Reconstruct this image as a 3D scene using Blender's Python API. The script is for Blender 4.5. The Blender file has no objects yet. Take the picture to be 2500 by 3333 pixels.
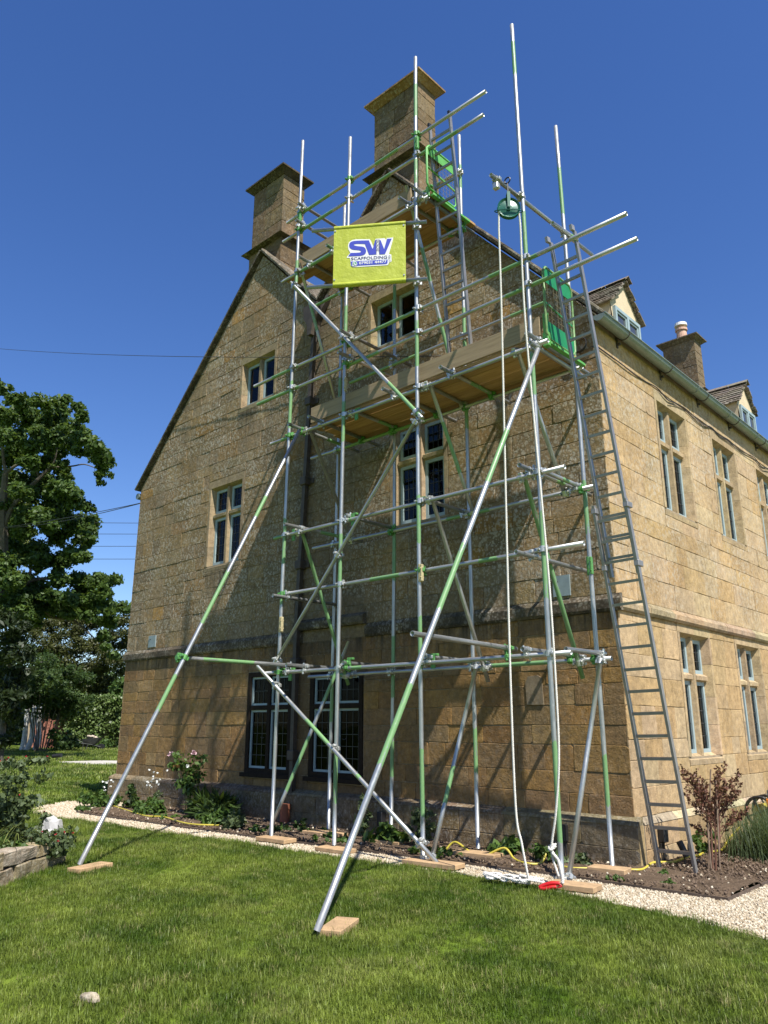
import bpy, bmesh, math, random
import numpy as np
from mathutils import Vector, Matrix

SC = bpy.context.scene
COL = SC.collection
R = math.radians

# ------------------------------------------------------------------ camera, sky, sun, exposure
cam = bpy.data.cameras.new('camera')
cam.sensor_fit = 'VERTICAL'
cam.sensor_height = 24.0
cam.lens = 24.0 * 2504.0 / 3333.0
cam.clip_start = 0.1
cam.clip_end = 2000
CAM = Vector((3.813, -7.805, 1.37))
cam_o = bpy.data.objects.new('camera', cam)
COL.objects.link(cam_o)
cam_o.location = CAM
cam_o.rotation_euler = (R(90 + 15.517), R(-0.05), R(42.981))
SC.camera = cam_o

world = bpy.data.worlds.new('World')
SC.world = world
world.use_nodes = True
wnt = world.node_tree
sky = wnt.nodes.new('ShaderNodeTexSky')
sky.sky_type = 'NISHITA'
sky.sun_disc = False
sky.sun_elevation = R(55.8)
sky.sun_rotation = R(107.1)
sky.air_density = 1.0
sky.dust_density = 0.3
sky.ozone_density = 2.6
hs = wnt.nodes.new('ShaderNodeHueSaturation')      # the phone's colour rendering of a clear sky
hs.inputs['Saturation'].default_value = 1.26
hs.inputs['Hue'].default_value = 0.514
wnt.links.new(sky.outputs[0], hs.inputs['Color'])
wnt.links.new(hs.outputs[0], wnt.nodes['Background'].inputs[0])
wnt.nodes['Background'].inputs[1].default_value = 0.092

sun = bpy.data.lights.new('sun', 'SUN')
sun.energy = 5.0
sun.angle = R(0.53)
sun.color = (1.0, 0.955, 0.88)
sun_o = bpy.data.objects.new('sun', sun)
COL.objects.link(sun_o)
sun_o.location = (20, -6, 30)
sun_o.rotation_euler = Vector((-0.67, 0.20, -1.0)).to_track_quat('-Z', 'Y').to_euler()

SC.view_settings.view_transform = 'Standard'
SC.view_settings.look = 'None'
SC.view_settings.exposure = 0.85
SC.view_settings.gamma = 1.0
SC.view_settings.use_curve_mapping = False

# ------------------------------------------------------------------ node helpers
def new_mat(name):
    m = bpy.data.materials.new(name)
    m.use_nodes = True
    nt = m.node_tree
    return m, nt, nt.nodes['Principled BSDF']

def nd(nt, t, ins=None, **props):
    n = nt.nodes.new(t)
    for k, v in props.items():
        setattr(n, k, v)
    for k, v in (ins or {}).items():
        if isinstance(v, bpy.types.NodeSocket):
            nt.links.new(v, n.inputs[k])
        else:
            n.inputs[k].default_value = v
    return n

def noise(nt, vec, scale, detail=4.0, rough=0.6, dist=0.0):
    return nd(nt, 'ShaderNodeTexNoise', {'Vector': vec, 'Scale': scale, 'Detail': detail, 'Roughness': rough, 'Distortion': dist}).outputs['Fac']

def ramp(nt, fac, a, b, lo=0.0, hi=1.0):
    return nd(nt, 'ShaderNodeMapRange', {'Value': fac, 'From Min': a, 'From Max': b, 'To Min': lo, 'To Max': hi}).outputs[0]

def math_(nt, op, a, b=0.0):
    n = nt.nodes.new('ShaderNodeMath'); n.operation = op
    for i, v in enumerate((a, b)):
        if isinstance(v, bpy.types.NodeSocket): nt.links.new(v, n.inputs[i])
        else: n.inputs[i].default_value = v
    return n.outputs[0]

def mix(nt, fac, a, b, blend='MIX'):
    n = nt.nodes.new('ShaderNodeMix'); n.data_type = 'RGBA'; n.blend_type = blend
    for k, v in ((0, fac), (6, a), (7, b)):
        if isinstance(v, bpy.types.NodeSocket): nt.links.new(v, n.inputs[k])
        else: n.inputs[k].default_value = (v if k == 0 else (*v, 1.0) if len(v) == 3 else v)
    return n.outputs[2]

def mapping(nt, vec, scale=(1, 1, 1)):
    return nd(nt, 'ShaderNodeMapping', {'Vector': vec, 'Scale': scale}).outputs[0]

def pos(nt):
    return nt.nodes.new('ShaderNodeNewGeometry').outputs['Position']

def objc(nt):
    return nt.nodes.new('ShaderNodeTexCoord').outputs['Object']

def bump(nt, b, h, strength=1.0, dist=0.01):
    n = nd(nt, 'ShaderNodeBump', {'Height': h, 'Strength': strength, 'Distance': dist})
    nt.links.new(n.outputs[0], b.inputs['Normal'])

def simple(name, col, rough=0.6, metal=0.0, var=0.0, vscale=8.0, bmp=0.0, bscale=60.0, bdist=0.004, spec=0.5):
    m, nt, b = new_mat(name)
    b.inputs['Roughness'].default_value = rough
    b.inputs['Metallic'].default_value = metal
    b.inputs['Specular IOR Level'].default_value = spec
    if var:
        p = pos(nt)
        f = ramp(nt, noise(nt, p, vscale, 5), 0.3, 0.7, 1 - var, 1 + var)
        c = mix(nt, 1.0, col, f, 'MULTIPLY')
        nt.links.new(c, b.inputs['Base Color'])
    else:
        b.inputs['Base Color'].default_value = (*col, 1)
    if bmp:
        bump(nt, b, noise(nt, pos(nt), bscale, 5), bmp, bdist)
    return m

# ------------------------------------------------------------------ materials
def stone_mat(name, lichen=0.6, grime=0.6, bdist=0.006, gain=1.0, dark=0.0, stain=False, tool=0.35, high=False, ochre=0.22):
    m, nt, b = new_mat(name)
    p = pos(nt)
    base = nd(nt, 'ShaderNodeAttribute', attribute_name='tint').outputs['Color']
    big = ramp(nt, noise(nt, p, 1.3, 5), 0.3, 0.7, 0.78, 1.2)
    med = ramp(nt, noise(nt, p, 11.0, 6, 0.75), 0.3, 0.7, 0.6, 1.32)
    fin = ramp(nt, noise(nt, p, 70.0, 3, 0.7), 0.3, 0.7, 0.8, 1.18)
    c = mix(nt, 1.0, base, math_(nt, 'MULTIPLY', math_(nt, 'MULTIPLY', big, med), math_(nt, 'MULTIPLY', fin, gain)), 'MULTIPLY')
    # ochre bleeding inside stones
    c = mix(nt, ramp(nt, noise(nt, p, 6.0, 5), 0.54, 0.72, 0.0, ochre), c, (0.34 * gain, 0.205 * gain, 0.075 * gain))
    # grey weather film with streaks running down
    st = noise(nt, mapping(nt, p, (2.2, 2.2, 0.28)), 1.6, 6, 0.65)
    c = mix(nt, ramp(nt, st, 0.46, 0.70, 0.0, grime), c, (0.125, 0.108, 0.082))
    # lichen: crusty grey-white spots of two sizes
    area = ramp(nt, noise(nt, p, 1.1, 5), 0.36, 0.58, 0.18 * lichen, lichen)
    if high:   # lichen keeps to the upper, drier wall
        zz = nd(nt, 'ShaderNodeSeparateXYZ', {0: p}).outputs[2]
        area = math_(nt, 'MULTIPLY', area, ramp(nt, zz, 2.3, 3.3, 0.16, 1.0))
    nzc = nd(nt, 'ShaderNodeVectorMath', {0: nd(nt, 'ShaderNodeTexNoise', {'Vector': p, 'Scale': 30.0, 'Detail': 3.0}).outputs['Color'], 3: 0.045}, operation='SCALE')
    wob = nd(nt, 'ShaderNodeVectorMath', {0: p, 1: nzc.outputs[0]}, operation='ADD')
    for sc_, lo, hi, k in ((13.0, 0.36, 0.24, 0.8), (29.0, 0.46, 0.30, 0.8)):
        v = nd(nt, 'ShaderNodeTexVoronoi', {'Vector': mapping(nt, wob.outputs[0], (1, 1, 0.8)), 'Scale': sc_, 'Randomness': 1.0}).outputs['Distance']
        c = mix(nt, math_(nt, 'MULTIPLY', math_(nt, 'MULTIPLY', ramp(nt, v, lo, hi), area), k), c, (0.54, 0.50, 0.42))
    v2 = nd(nt, 'ShaderNodeTexVoronoi', {'Vector': p, 'Scale': 7.0, 'Randomness': 1.0}).outputs['Distance']
    c = mix(nt, math_(nt, 'MULTIPLY', ramp(nt, math_(nt, 'ADD', v2, math_(nt, 'MULTIPLY', noise(nt, p, 30.0, 3), 0.4)), 0.40, 0.30), 0.6 * grime), c, (0.06, 0.055, 0.045))
    if dark:
        c = mix(nt, ramp(nt, noise(nt, p, 3.0, 6, 0.7), 0.32, 0.6, 0.0, dark), c, (0.035, 0.032, 0.027))
    if stain:   # damp stain either side of the leaking downpipe
        sx = nd(nt, 'ShaderNodeSeparateXYZ', {0: p})
        dx = math_(nt, 'ABSOLUTE', math_(nt, 'ADD', sx.outputs[0], 5.0))
        damp = math_(nt, 'MULTIPLY', ramp(nt, math_(nt, 'ADD', dx, math_(nt, 'MULTIPLY', noise(nt, p, 1.4, 5), 1.6)), 2.3, 0.9), ramp(nt, st, 0.3, 0.6, 0.5, 1.0))
        c = mix(nt, math_(nt, 'MULTIPLY', damp, 0.5), c, (0.075, 0.062, 0.045))
        # black algae runs below the string course and the sills
        sx = nd(nt, 'ShaderNodeSeparateXYZ', {0: p})
        run = noise(nt, mapping(nt, p, (9, 9, 0.5)), 1.0, 4, 0.7)
        for zt_, ln in ((2.58, 0.42), (4.0, 0.5), (6.9, 0.6)):
            f = math_(nt, 'MULTIPLY', ramp(nt, sx.outputs[2], zt_ - ln, zt_, 0, 1), math_(nt, 'LESS_THAN', sx.outputs[2], zt_))
            k = 0.9 if zt_ < 3 else 0.75
            if zt_ > 3:
                c0, c1 = ((-7.95, -6.8) if zt_ < 5 else (-7.2, -6.0))
                f = math_(nt, 'MULTIPLY', f, math_(nt, 'MULTIPLY', ramp(nt, sx.outputs[0], c0, c0 + .2), ramp(nt, sx.outputs[0], c1, c1 - .2)))
            c = mix(nt, math_(nt, 'MULTIPLY', math_(nt, 'MULTIPLY', f, ramp(nt, run, 0.40, 0.62)), k), c, (0.05, 0.045, 0.035))
    c = mix(nt, 1.0, c, (0.80, 0.79, 0.77), 'MULTIPLY')
    nt.links.new(c, b.inputs['Base Color'])
    b.inputs['Roughness'].default_value = 0.95
    b.inputs['Specular IOR Level'].default_value = 0.15
    h = math_(nt, 'ADD', math_(nt, 'MULTIPLY', noise(nt, p, 11.0, 6, 0.72), 1.0), math_(nt, 'MULTIPLY', noise(nt, mapping(nt, p, (1.5, 1.5, 0.8)), 60.0, 4, 0.7), 0.4))
    pit = nd(nt, 'ShaderNodeTexVoronoi', {'Vector': p, 'Scale': 30.0}).outputs['Distance']
    h = math_(nt, 'ADD', h, math_(nt, 'MULTIPLY', ramp(nt, pit, 0.0, 0.25), 0.18))
    tl = nd(nt, 'ShaderNodeMapping', {'Vector': p, 'Rotation': (0.0, 0.75, 0.0), 'Scale': (42, 30, 7)}).outputs[0]
    h = math_(nt, 'ADD', h, math_(nt, 'MULTIPLY', math_(nt, 'MULTIPLY', noise(nt, tl, 1.0, 3, 0.6), ramp(nt, noise(nt, p, 2.6, 2), 0.42, 0.6)), tool))
    bump(nt, b, h, 0.9, bdist)
    return m

M = {}
M['stone'] = stone_mat('gable_stone', 0.75, 0.40, 0.020, 1.0, stain=True, tool=0.55, high=True)
M['facade'] = stone_mat('facade_stone', 0.55, 0.10, 0.009, 1.08, tool=0.1, high=True, ochre=0.12)
M['string'] = stone_mat('weathered_string_stone', 0.9, 0.6, 0.014, 1.0, 0.8)
M['plinth'] = stone_mat('plinth_stone', 0.35, 0.6, 0.02, 0.85, tool=0.5)
M['chimney'] = stone_mat('chimney_stone', 0.22, 0.55, 0.014, 0.85)
M['dressed'] = stone_mat('dressed_window_stone', 0.15, 0.10, 0.002)
M['rubble'] = stone_mat('planter_rubble_stone', 0.5, 0.35, 0.015)
M['mortar'] = simple('lime_mortar', (0.27, 0.215, 0.145), 0.95, var=0.25, vscale=6, bmp=0.6, bscale=90, bdist=0.004, spec=0.1)
M['frame'] = simple('duck_egg_paint', (0.27, 0.345, 0.355), 0.5, var=0.08)
M['timber'] = simple('dark_oak_frame', (0.024, 0.018, 0.013), 0.9, var=0.3, vscale=20, spec=0.08)
M['lead'] = simple('window_lead', (0.035, 0.037, 0.037), 0.55, 0.3)
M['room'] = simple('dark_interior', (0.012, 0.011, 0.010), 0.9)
M['curtain'] = simple('brown_curtain', (0.23, 0.16, 0.10), 0.9, var=0.25, vscale=12)
M['zinc'] = simple('grey_green_gutter', (0.18, 0.22, 0.20), 0.45, 0.25, var=0.15, vscale=5)
M['iron'] = simple('old_lead_pipe', (0.060, 0.047, 0.036), 0.65, 0.2, var=0.35, vscale=9, bmp=0.3)
M['render'] = simple('cream_render', (0.50, 0.41, 0.27), 0.9, var=0.1, vscale=5, bmp=0.4, bscale=50)
M['alu'] = simple('dull_aluminium', (0.28, 0.27, 0.26), 0.48, 0.6, var=0.12, vscale=10)
M['aluw'] = simple('weathered_aluminium', (0.34, 0.32, 0.30), 0.5, 0.6, var=0.15, vscale=10)
M['clamp'] = simple('galvanised_clamp', (0.47, 0.48, 0.46), 0.42, 0.75, var=0.3, vscale=40)
M['clampg'] = simple('green_sprayed_clamp', (0.085, 0.25, 0.065), 0.5, 0.1, var=0.3, vscale=40)
M['rust'] = simple('rusty_clamp', (0.13, 0.07, 0.045), 0.8, 0.2, var=0.4, vscale=60)
M['gate_light'] = simple('light_green_gate_paint', (0.10, 0.33, 0.07), 0.5, var=0.2, vscale=9)
M['gate_dark'] = simple('green_gate_paint', (0.012, 0.19, 0.06), 0.45, var=0.12, vscale=9)
M['gate_edge'] = simple('chipped_gate_tube', (0.12, 0.22, 0.07), 0.5, var=0.4, vscale=30)
M['wire'] = simple('mesh_wire', (0.26, 0.22, 0.13), 0.6, 0.2)
M['banner'] = simple('lime_banner_vinyl', (0.335, 0.37, 0.026), 0.45, var=0.09, vscale=4, bmp=0.7, bscale=7, bdist=0.02)
M['blue'] = simple('banner_blue_print', (0.030, 0.045, 0.36), 0.45)
M['navy'] = simple('banner_navy_print', (0.020, 0.025, 0.12), 0.45)
M['white'] = simple('banner_white_print', (0.62, 0.62, 0.62), 0.5)
M['phone'] = simple('banner_green_print', (0.10, 0.27, 0.17), 0.5)
M['rope'] = simple('white_rope', (0.58, 0.56, 0.51), 0.9, var=0.12, vscale=50)
M['wheel'] = simple('dark_green_enamel', (0.006, 0.085, 0.055), 0.35, 0.1, var=0.2, vscale=20)
M['black'] = simple('black_plastic', (0.013, 0.013, 0.014), 0.5)
M['cable'] = simple('black_cable', (0.02, 0.02, 0.022), 0.6)
M['hose'] = simple('yellow_hose', (0.42, 0.35, 0.045), 0.45, var=0.1, vscale=5)
M['orange'] = simple('orange_plastic', (0.70, 0.22, 0.02), 0.4)
M['red'] = simple('red_handle', (0.42, 0.008, 0.01), 0.4)
M['terracotta'] = simple('terracotta_clay', (0.26, 0.085, 0.04), 0.85, var=0.2)
M['pot'] = simple('chimney_pot_clay', (0.48, 0.30, 0.22), 0.85, var=0.2)
M['plaque'] = simple('grey_blue_cover_plate', (0.20, 0.25, 0.26), 0.6, var=0.15, vscale=12)
M['pad'] = simple('sole_board_timber', (0.37, 0.245, 0.13), 0.8, var=0.25, vscale=9, bmp=0.3)
M['soil'] = simple('dry_soil', (0.10, 0.071, 0.047), 1.0, var=0.4, vscale=5, bmp=1.0, bscale=28, bdist=0.03, spec=0.1)
M['clod'] = simple('soil_clod', (0.12, 0.086, 0.06), 1.0, var=0.45, vscale=16, spec=0.1)
M['bark'] = simple('oak_bark', (0.10, 0.085, 0.065), 0.95, var=0.35, vscale=4, bmp=0.8, bscale=18, bdist=0.03)
M['birch'] = simple('birch_bark', (0.55, 0.54, 0.51), 0.8, var=0.25, vscale=5)
M['deadwood'] = simple('dry_brown_twig', (0.13, 0.062, 0.040), 0.95, var=0.3, vscale=30)
M['stake'] = simple('grey_brown_stake', (0.20, 0.14, 0.095), 0.9, var=0.3, vscale=20)
M['brick'] = simple('old_red_brick', (0.26, 0.105, 0.07), 0.95, var=0.35, vscale=6)
M['slab'] = simple('pale_paving', (0.42, 0.39, 0.34), 0.9, var=0.15, vscale=3)
M['edging'] = simple('rusty_edging_strip', (0.085, 0.06, 0.042), 0.8, var=0.4, vscale=8)
M['sack'] = simple('white_crumpled_sack', (0.38, 0.37, 0.355), 0.7, var=0.2, vscale=14)
M['petal_peach'] = simple('peach_petal', (0.85, 0.47, 0.18), 0.7)
M['petal_pink'] = simple('faded_pink_petal', (0.50, 0.33, 0.36), 0.7)
M['petal_white'] = simple('white_petal', (0.75, 0.76, 0.72), 0.7)
M['petal_red'] = simple('red_petal', (0.32, 0.012, 0.02), 0.7)
M['slate'] = stone_mat('stone_slate', 0.55, 0.6, 0.006, 0.85)
M['barrow'] = simple('grey_barrow_steel', (0.07, 0.075, 0.07), 0.6, 0.3, var=0.2)
M['stem'] = simple('green_stem', (0.09, 0.12, 0.035), 0.8, var=0.3)

def glass_mat(name, trans, ior=1.27):
    m, nt, b = new_mat(name)
    nt.nodes.remove(b)
    out = nt.nodes['Material Output']
    fr = nd(nt, 'ShaderNodeFresnel', {'IOR': ior})
    nz = nd(nt, 'ShaderNodeBump', {'Height': noise(nt, pos(nt), 5.0, 2), 'Strength': 0.10, 'Distance': 0.01})
    gl = nd(nt, 'ShaderNodeBsdfGlossy', {'Color': (0.9, 0.93, 0.95, 1), 'Roughness': 0.03, 'Normal': nz.outputs[0]})
    tr = nd(nt, 'ShaderNodeBsdfTransparent', {'Color': (trans, trans, trans * 0.97, 1)})
    mx = nd(nt, 'ShaderNodeMixShader', {0: fr.outputs[0], 1: tr.outputs[0], 2: gl.outputs[0]})
    nt.links.new(mx.outputs[0], out.inputs['Surface'])
    return m
M['glass'] = glass_mat('old_window_glass', 0.5)
M['dark_glass'] = glass_mat('dark_ground_floor_glass', 0.35, 1.12)

def tube_mat():
    m, nt, b = new_mat('galvanised_tube_with_green_paint')
    o = objc(nt)
    rnd = nd(nt, 'ShaderNodeObjectInfo').outputs['Random']
    v = nd(nt, 'ShaderNodeVectorMath', {0: mapping(nt, o, (16, 16, 1.6)), 1: (0, 0, 0)}, operation='ADD')
    cmb = nd(nt, 'ShaderNodeCombineXYZ', {'Z': math_(nt, 'MULTIPLY', rnd, 50.0)})
    nt.links.new(cmb.outputs[0], v.inputs[1])
    v = v.outputs[0]
    streak = noise(nt, v, 2.2, 6, 0.7)
    fine = noise(nt, mapping(nt, o, (1, 1, 0.35)), 60.0, 4, 0.7)
    zinc = mix(nt, ramp(nt, streak, 0.3, 0.7), (0.27, 0.28, 0.28), (0.50, 0.51, 0.495))
    zinc = mix(nt, ramp(nt, fine, 0.62, 0.78, 0.0, 0.5), zinc, (0.74, 0.75, 0.73))
    rst = noise(nt, v, 5.0, 5, 0.7)
    zinc = mix(nt, ramp(nt, rst, 0.62, 0.72, 0.0, 0.55), zinc, (0.17, 0.115, 0.075))
    zinc = mix(nt, ramp(nt, noise(nt, o, 34.0, 3), 0.66, 0.72, 0.0, 0.6), zinc, (0.55, 0.53, 0.48))
    paint = nd(nt, 'ShaderNodeAttribute', attribute_name='paint').outputs['Fac']
    pm = math_(nt, 'ADD', paint, math_(nt, 'MULTIPLY', math_(nt, 'SUBTRACT', streak, 0.56), 2.6))
    pm = ramp(nt, math_(nt, 'ADD', pm, math_(nt, 'MULTIPLY', math_(nt, 'SUBTRACT', fine, 0.5), 0.7)), 0.52, 0.60)
    green = mix(nt, fine, mix(nt, rnd, (0.11, 0.27, 0.075), (0.075, 0.22, 0.06)), (0.20, 0.31, 0.16))
    c = mix(nt, pm, zinc, green)
    nt.links.new(c, b.inputs['Base Color'])
    nt.links.new(ramp(nt, pm, 0, 1, 0.72, 0.0), b.inputs['Metallic'])
    nt.links.new(ramp(nt, fine, 0.3, 0.7, 0.32, 0.5), b.inputs['Roughness'])
    return m
M['tube'] = tube_mat()

def wood_mat(name, a, c2, axis=0, grey=0.3):
    m, nt, b = new_mat(name)
    o = objc(nt)
    sc = [26, 26, 26]; sc[axis] = 1.4
    rnd = nd(nt, 'ShaderNodeObjectInfo').outputs['Random']
    off = nd(nt, 'ShaderNodeVectorMath', {0: mapping(nt, o, sc)}, operation='ADD')
    cmb = nd(nt, 'ShaderNodeCombineXYZ', {0: math_(nt, 'MULTIPLY', rnd, 40.0), 1: math_(nt, 'MULTIPLY', rnd, 17.0)})
    nt.links.new(cmb.outputs[0], off.inputs[1])
    g = noise(nt, off.outputs[0], 1.0, 6, 0.65, 0.6)
    c = mix(nt, ramp(nt, g, 0.3, 0.7), a, c2)
    c = mix(nt, 1.0, c, ramp(nt, rnd, 0, 1, 0.72, 1.18), 'MULTIPLY')
    c = mix(nt, ramp(nt, noise(nt, pos(nt), 2.5, 5), 0.5, 0.75, 0.0, grey), c, (0.20, 0.185, 0.16))
    nt.links.new(c, b.inputs['Base Color'])
    b.inputs['Roughness'].default_value = 0.8
    b.inputs['Specular IOR Level'].default_value = 0.25
    bump(nt, b, g, 0.4, 0.003)
    return m
M['deck'] = wood_mat('scaffold_board', (0.235, 0.125, 0.048), (0.42, 0.26, 0.115), 0, 0.2)
M['toe'] = wood_mat('weathered_toe_board', (0.20, 0.145, 0.085), (0.32, 0.24, 0.145), 0, 0.4)

def leaf_mat(name, a, c2, trans=0.35, rough=0.55):
    m, nt, b = new_mat(name)
    out = nt.nodes['Material Output']
    t = nd(nt, 'ShaderNodeAttribute', attribute_name='tint').outputs['Fac']
    c = mix(nt, t, a, c2)
    nt.links.new(c, b.inputs['Base Color'])
    b.inputs['Roughness'].default_value = rough
    b.inputs['Specular IOR Level'].default_value = 0.35
    tl = nd(nt, 'ShaderNodeBsdfTranslucent', {'Color': mix(nt, 0.4, c, (0.16, 0.22, 0.02))})
    mx = nd(nt, 'ShaderNodeMixShader', {0: trans, 1: b.outputs[0], 2: tl.outputs[0]})
    nt.links.new(mx.outputs[0], out.inputs['Surface'])
    return m
M['oakleaf'] = leaf_mat('oak_leaf', (0.032, 0.062, 0.014), (0.095, 0.160, 0.032), 0.4)
M['yewleaf'] = leaf_mat('yew_needles', (0.024, 0.032, 0.008), (0.080, 0.085, 0.020), 0.2)
M['darkleaf'] = leaf_mat('dark_conifer_needles', (0.009, 0.018, 0.006), (0.034, 0.052, 0.017), 0.2)
M['shrubleaf'] = leaf_mat('shrub_leaf', (0.018, 0.036, 0.010), (0.060, 0.105, 0.024))
M['ivyleaf'] = leaf_mat('ivy_leaf', (0.055, 0.090, 0.026), (0.15, 0.21, 0.06), 0.25, 0.4)
M['paleleaf'] = leaf_mat('pale_willow_leaf', (0.12, 0.15, 0.035), (0.22, 0.24, 0.07), 0.5)
M['bedleaf'] = leaf_mat('border_leaf', (0.030, 0.065, 0.014), (0.095, 0.165, 0.030))
M['greyleaf'] = leaf_mat('grey_green_leaf', (0.045, 0.070, 0.030), (0.115, 0.155, 0.065))
M['bladeleaf'] = leaf_mat('strap_leaf', (0.07, 0.11, 0.025), (0.22, 0.25, 0.07), 0.4)
M['deadleaf'] = leaf_mat('dry_brown_leaf', (0.085, 0.032, 0.022), (0.17, 0.075, 0.045), 0.2)

def grass_mat(name, blade):
    m, nt, b = new_mat(name)
    out = nt.nodes['Material Output']
    p = pos(nt)
    n1 = noise(nt, p, 0.9, 4)
    n2 = noise(nt, p, 3.2, 4)
    f = math_(nt, 'ADD', math_(nt, 'MULTIPLY', n1, 0.6), math_(nt, 'MULTIPLY', n2, 0.4))
    c = mix(nt, ramp(nt, f, 0.40, 0.60), (0.070, 0.124, 0.010), (0.220, 0.275, 0.042))
    c = mix(nt, ramp(nt, noise(nt, mapping(nt, p, (1.0, 0.55, 1.0)), 0.8, 3), 0.54, 0.70, 0.0, 0.5), c, (0.27, 0.285, 0.085))  # pale patches: sheen of leaning blades painted into the colour
    if blade:
        rnd = nd(nt, 'ShaderNodeObjectInfo').outputs['Random']
        c = mix(nt, 1.0, c, ramp(nt, rnd, 0, 1, 0.65, 1.3), 'MULTIPLY')
        c = mix(nt, ramp(nt, rnd, 0.955, 0.965, 0.0, 0.7), c, (0.34, 0.30, 0.13))
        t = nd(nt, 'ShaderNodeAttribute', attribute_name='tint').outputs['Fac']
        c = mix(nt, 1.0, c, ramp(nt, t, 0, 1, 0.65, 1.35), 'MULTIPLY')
        nt.links.new(c, b.inputs['Base Color'])
        b.inputs['Roughness'].default_value = 0.5
        b.inputs['Specular IOR Level'].default_value = 0.35
        tl = nd(nt, 'ShaderNodeBsdfTranslucent', {'Color': c})
        mx = nd(nt, 'ShaderNodeMixShader', {0: 0.35, 1: b.outputs[0], 2: tl.outputs[0]})
        nt.links.new(mx.outputs[0], out.inputs['Surface'])
    else:
        c = mix(nt, 1.0, c, (0.8, 0.85, 0.8), 'MULTIPLY')
        nt.links.new(c, b.inputs['Base Color'])
        b.inputs['Roughness'].default_value = 1.0
        b.inputs['Specular IOR Level'].default_value = 0.05
        bump(nt, b, noise(nt, p, 40, 4), 0.8, 0.03)
    return m
M['lawn'] = grass_mat('lawn_turf', False)
M['blade'] = grass_mat('grass_blade', True)

def gravel_mat(name, a, c2, inst):
    m, nt, b = new_mat(name)
    if inst:
        rnd = nd(nt, 'ShaderNodeObjectInfo').outputs['Random']
    else:
        rnd = nd(nt, 'ShaderNodeTexVoronoi', {'Vector': pos(nt), 'Scale': 45.0}).outputs['Color']
        rnd = nd(nt, 'ShaderNodeSeparateColor', {0: rnd}).outputs[0]
    nt.links.new(mix(nt, rnd, a, c2), b.inputs['Base Color'])
    b.inputs['Roughness'].default_value = 0.9
    b.inputs['Specular IOR Level'].default_value = 0.2
    if not inst:
        bump(nt, b, nd(nt, 'ShaderNodeTexVoronoi', {'Vector': pos(nt), 'Scale': 45.0}).outputs['Distance'], 1.0, 0.02)
    return m
M['gravel'] = gravel_mat('cream_gravel', (0.30, 0.24, 0.155), (0.50, 0.44, 0.33), False)
M['pebble'] = gravel_mat('cream_pebble', (0.27, 0.205, 0.125), (0.55, 0.495, 0.385), True)

# ------------------------------------------------------------------ object helpers
WORLD = {}
def link(o, parent=None, world=None):
    COL.objects.link(o)
    WORLD[o.name] = world or Matrix.Identity(4)
    if parent is not None:
        o.parent = parent
        o.matrix_parent_inverse = WORLD[parent.name].inverted()
    if world is not None:
        o.matrix_basis = world
    return o

def thing(name, label, cat, loc, group=None):
    o = bpy.data.objects.new(name, None)
    o.empty_display_size = 0.2
    link(o, None, Matrix.Translation(loc))
    tag(o, label, cat, group)
    return o

def tag(o, label, cat, group=None):
    o['label'] = label; o['category'] = cat
    if group: o['group'] = group
    return o

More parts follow.
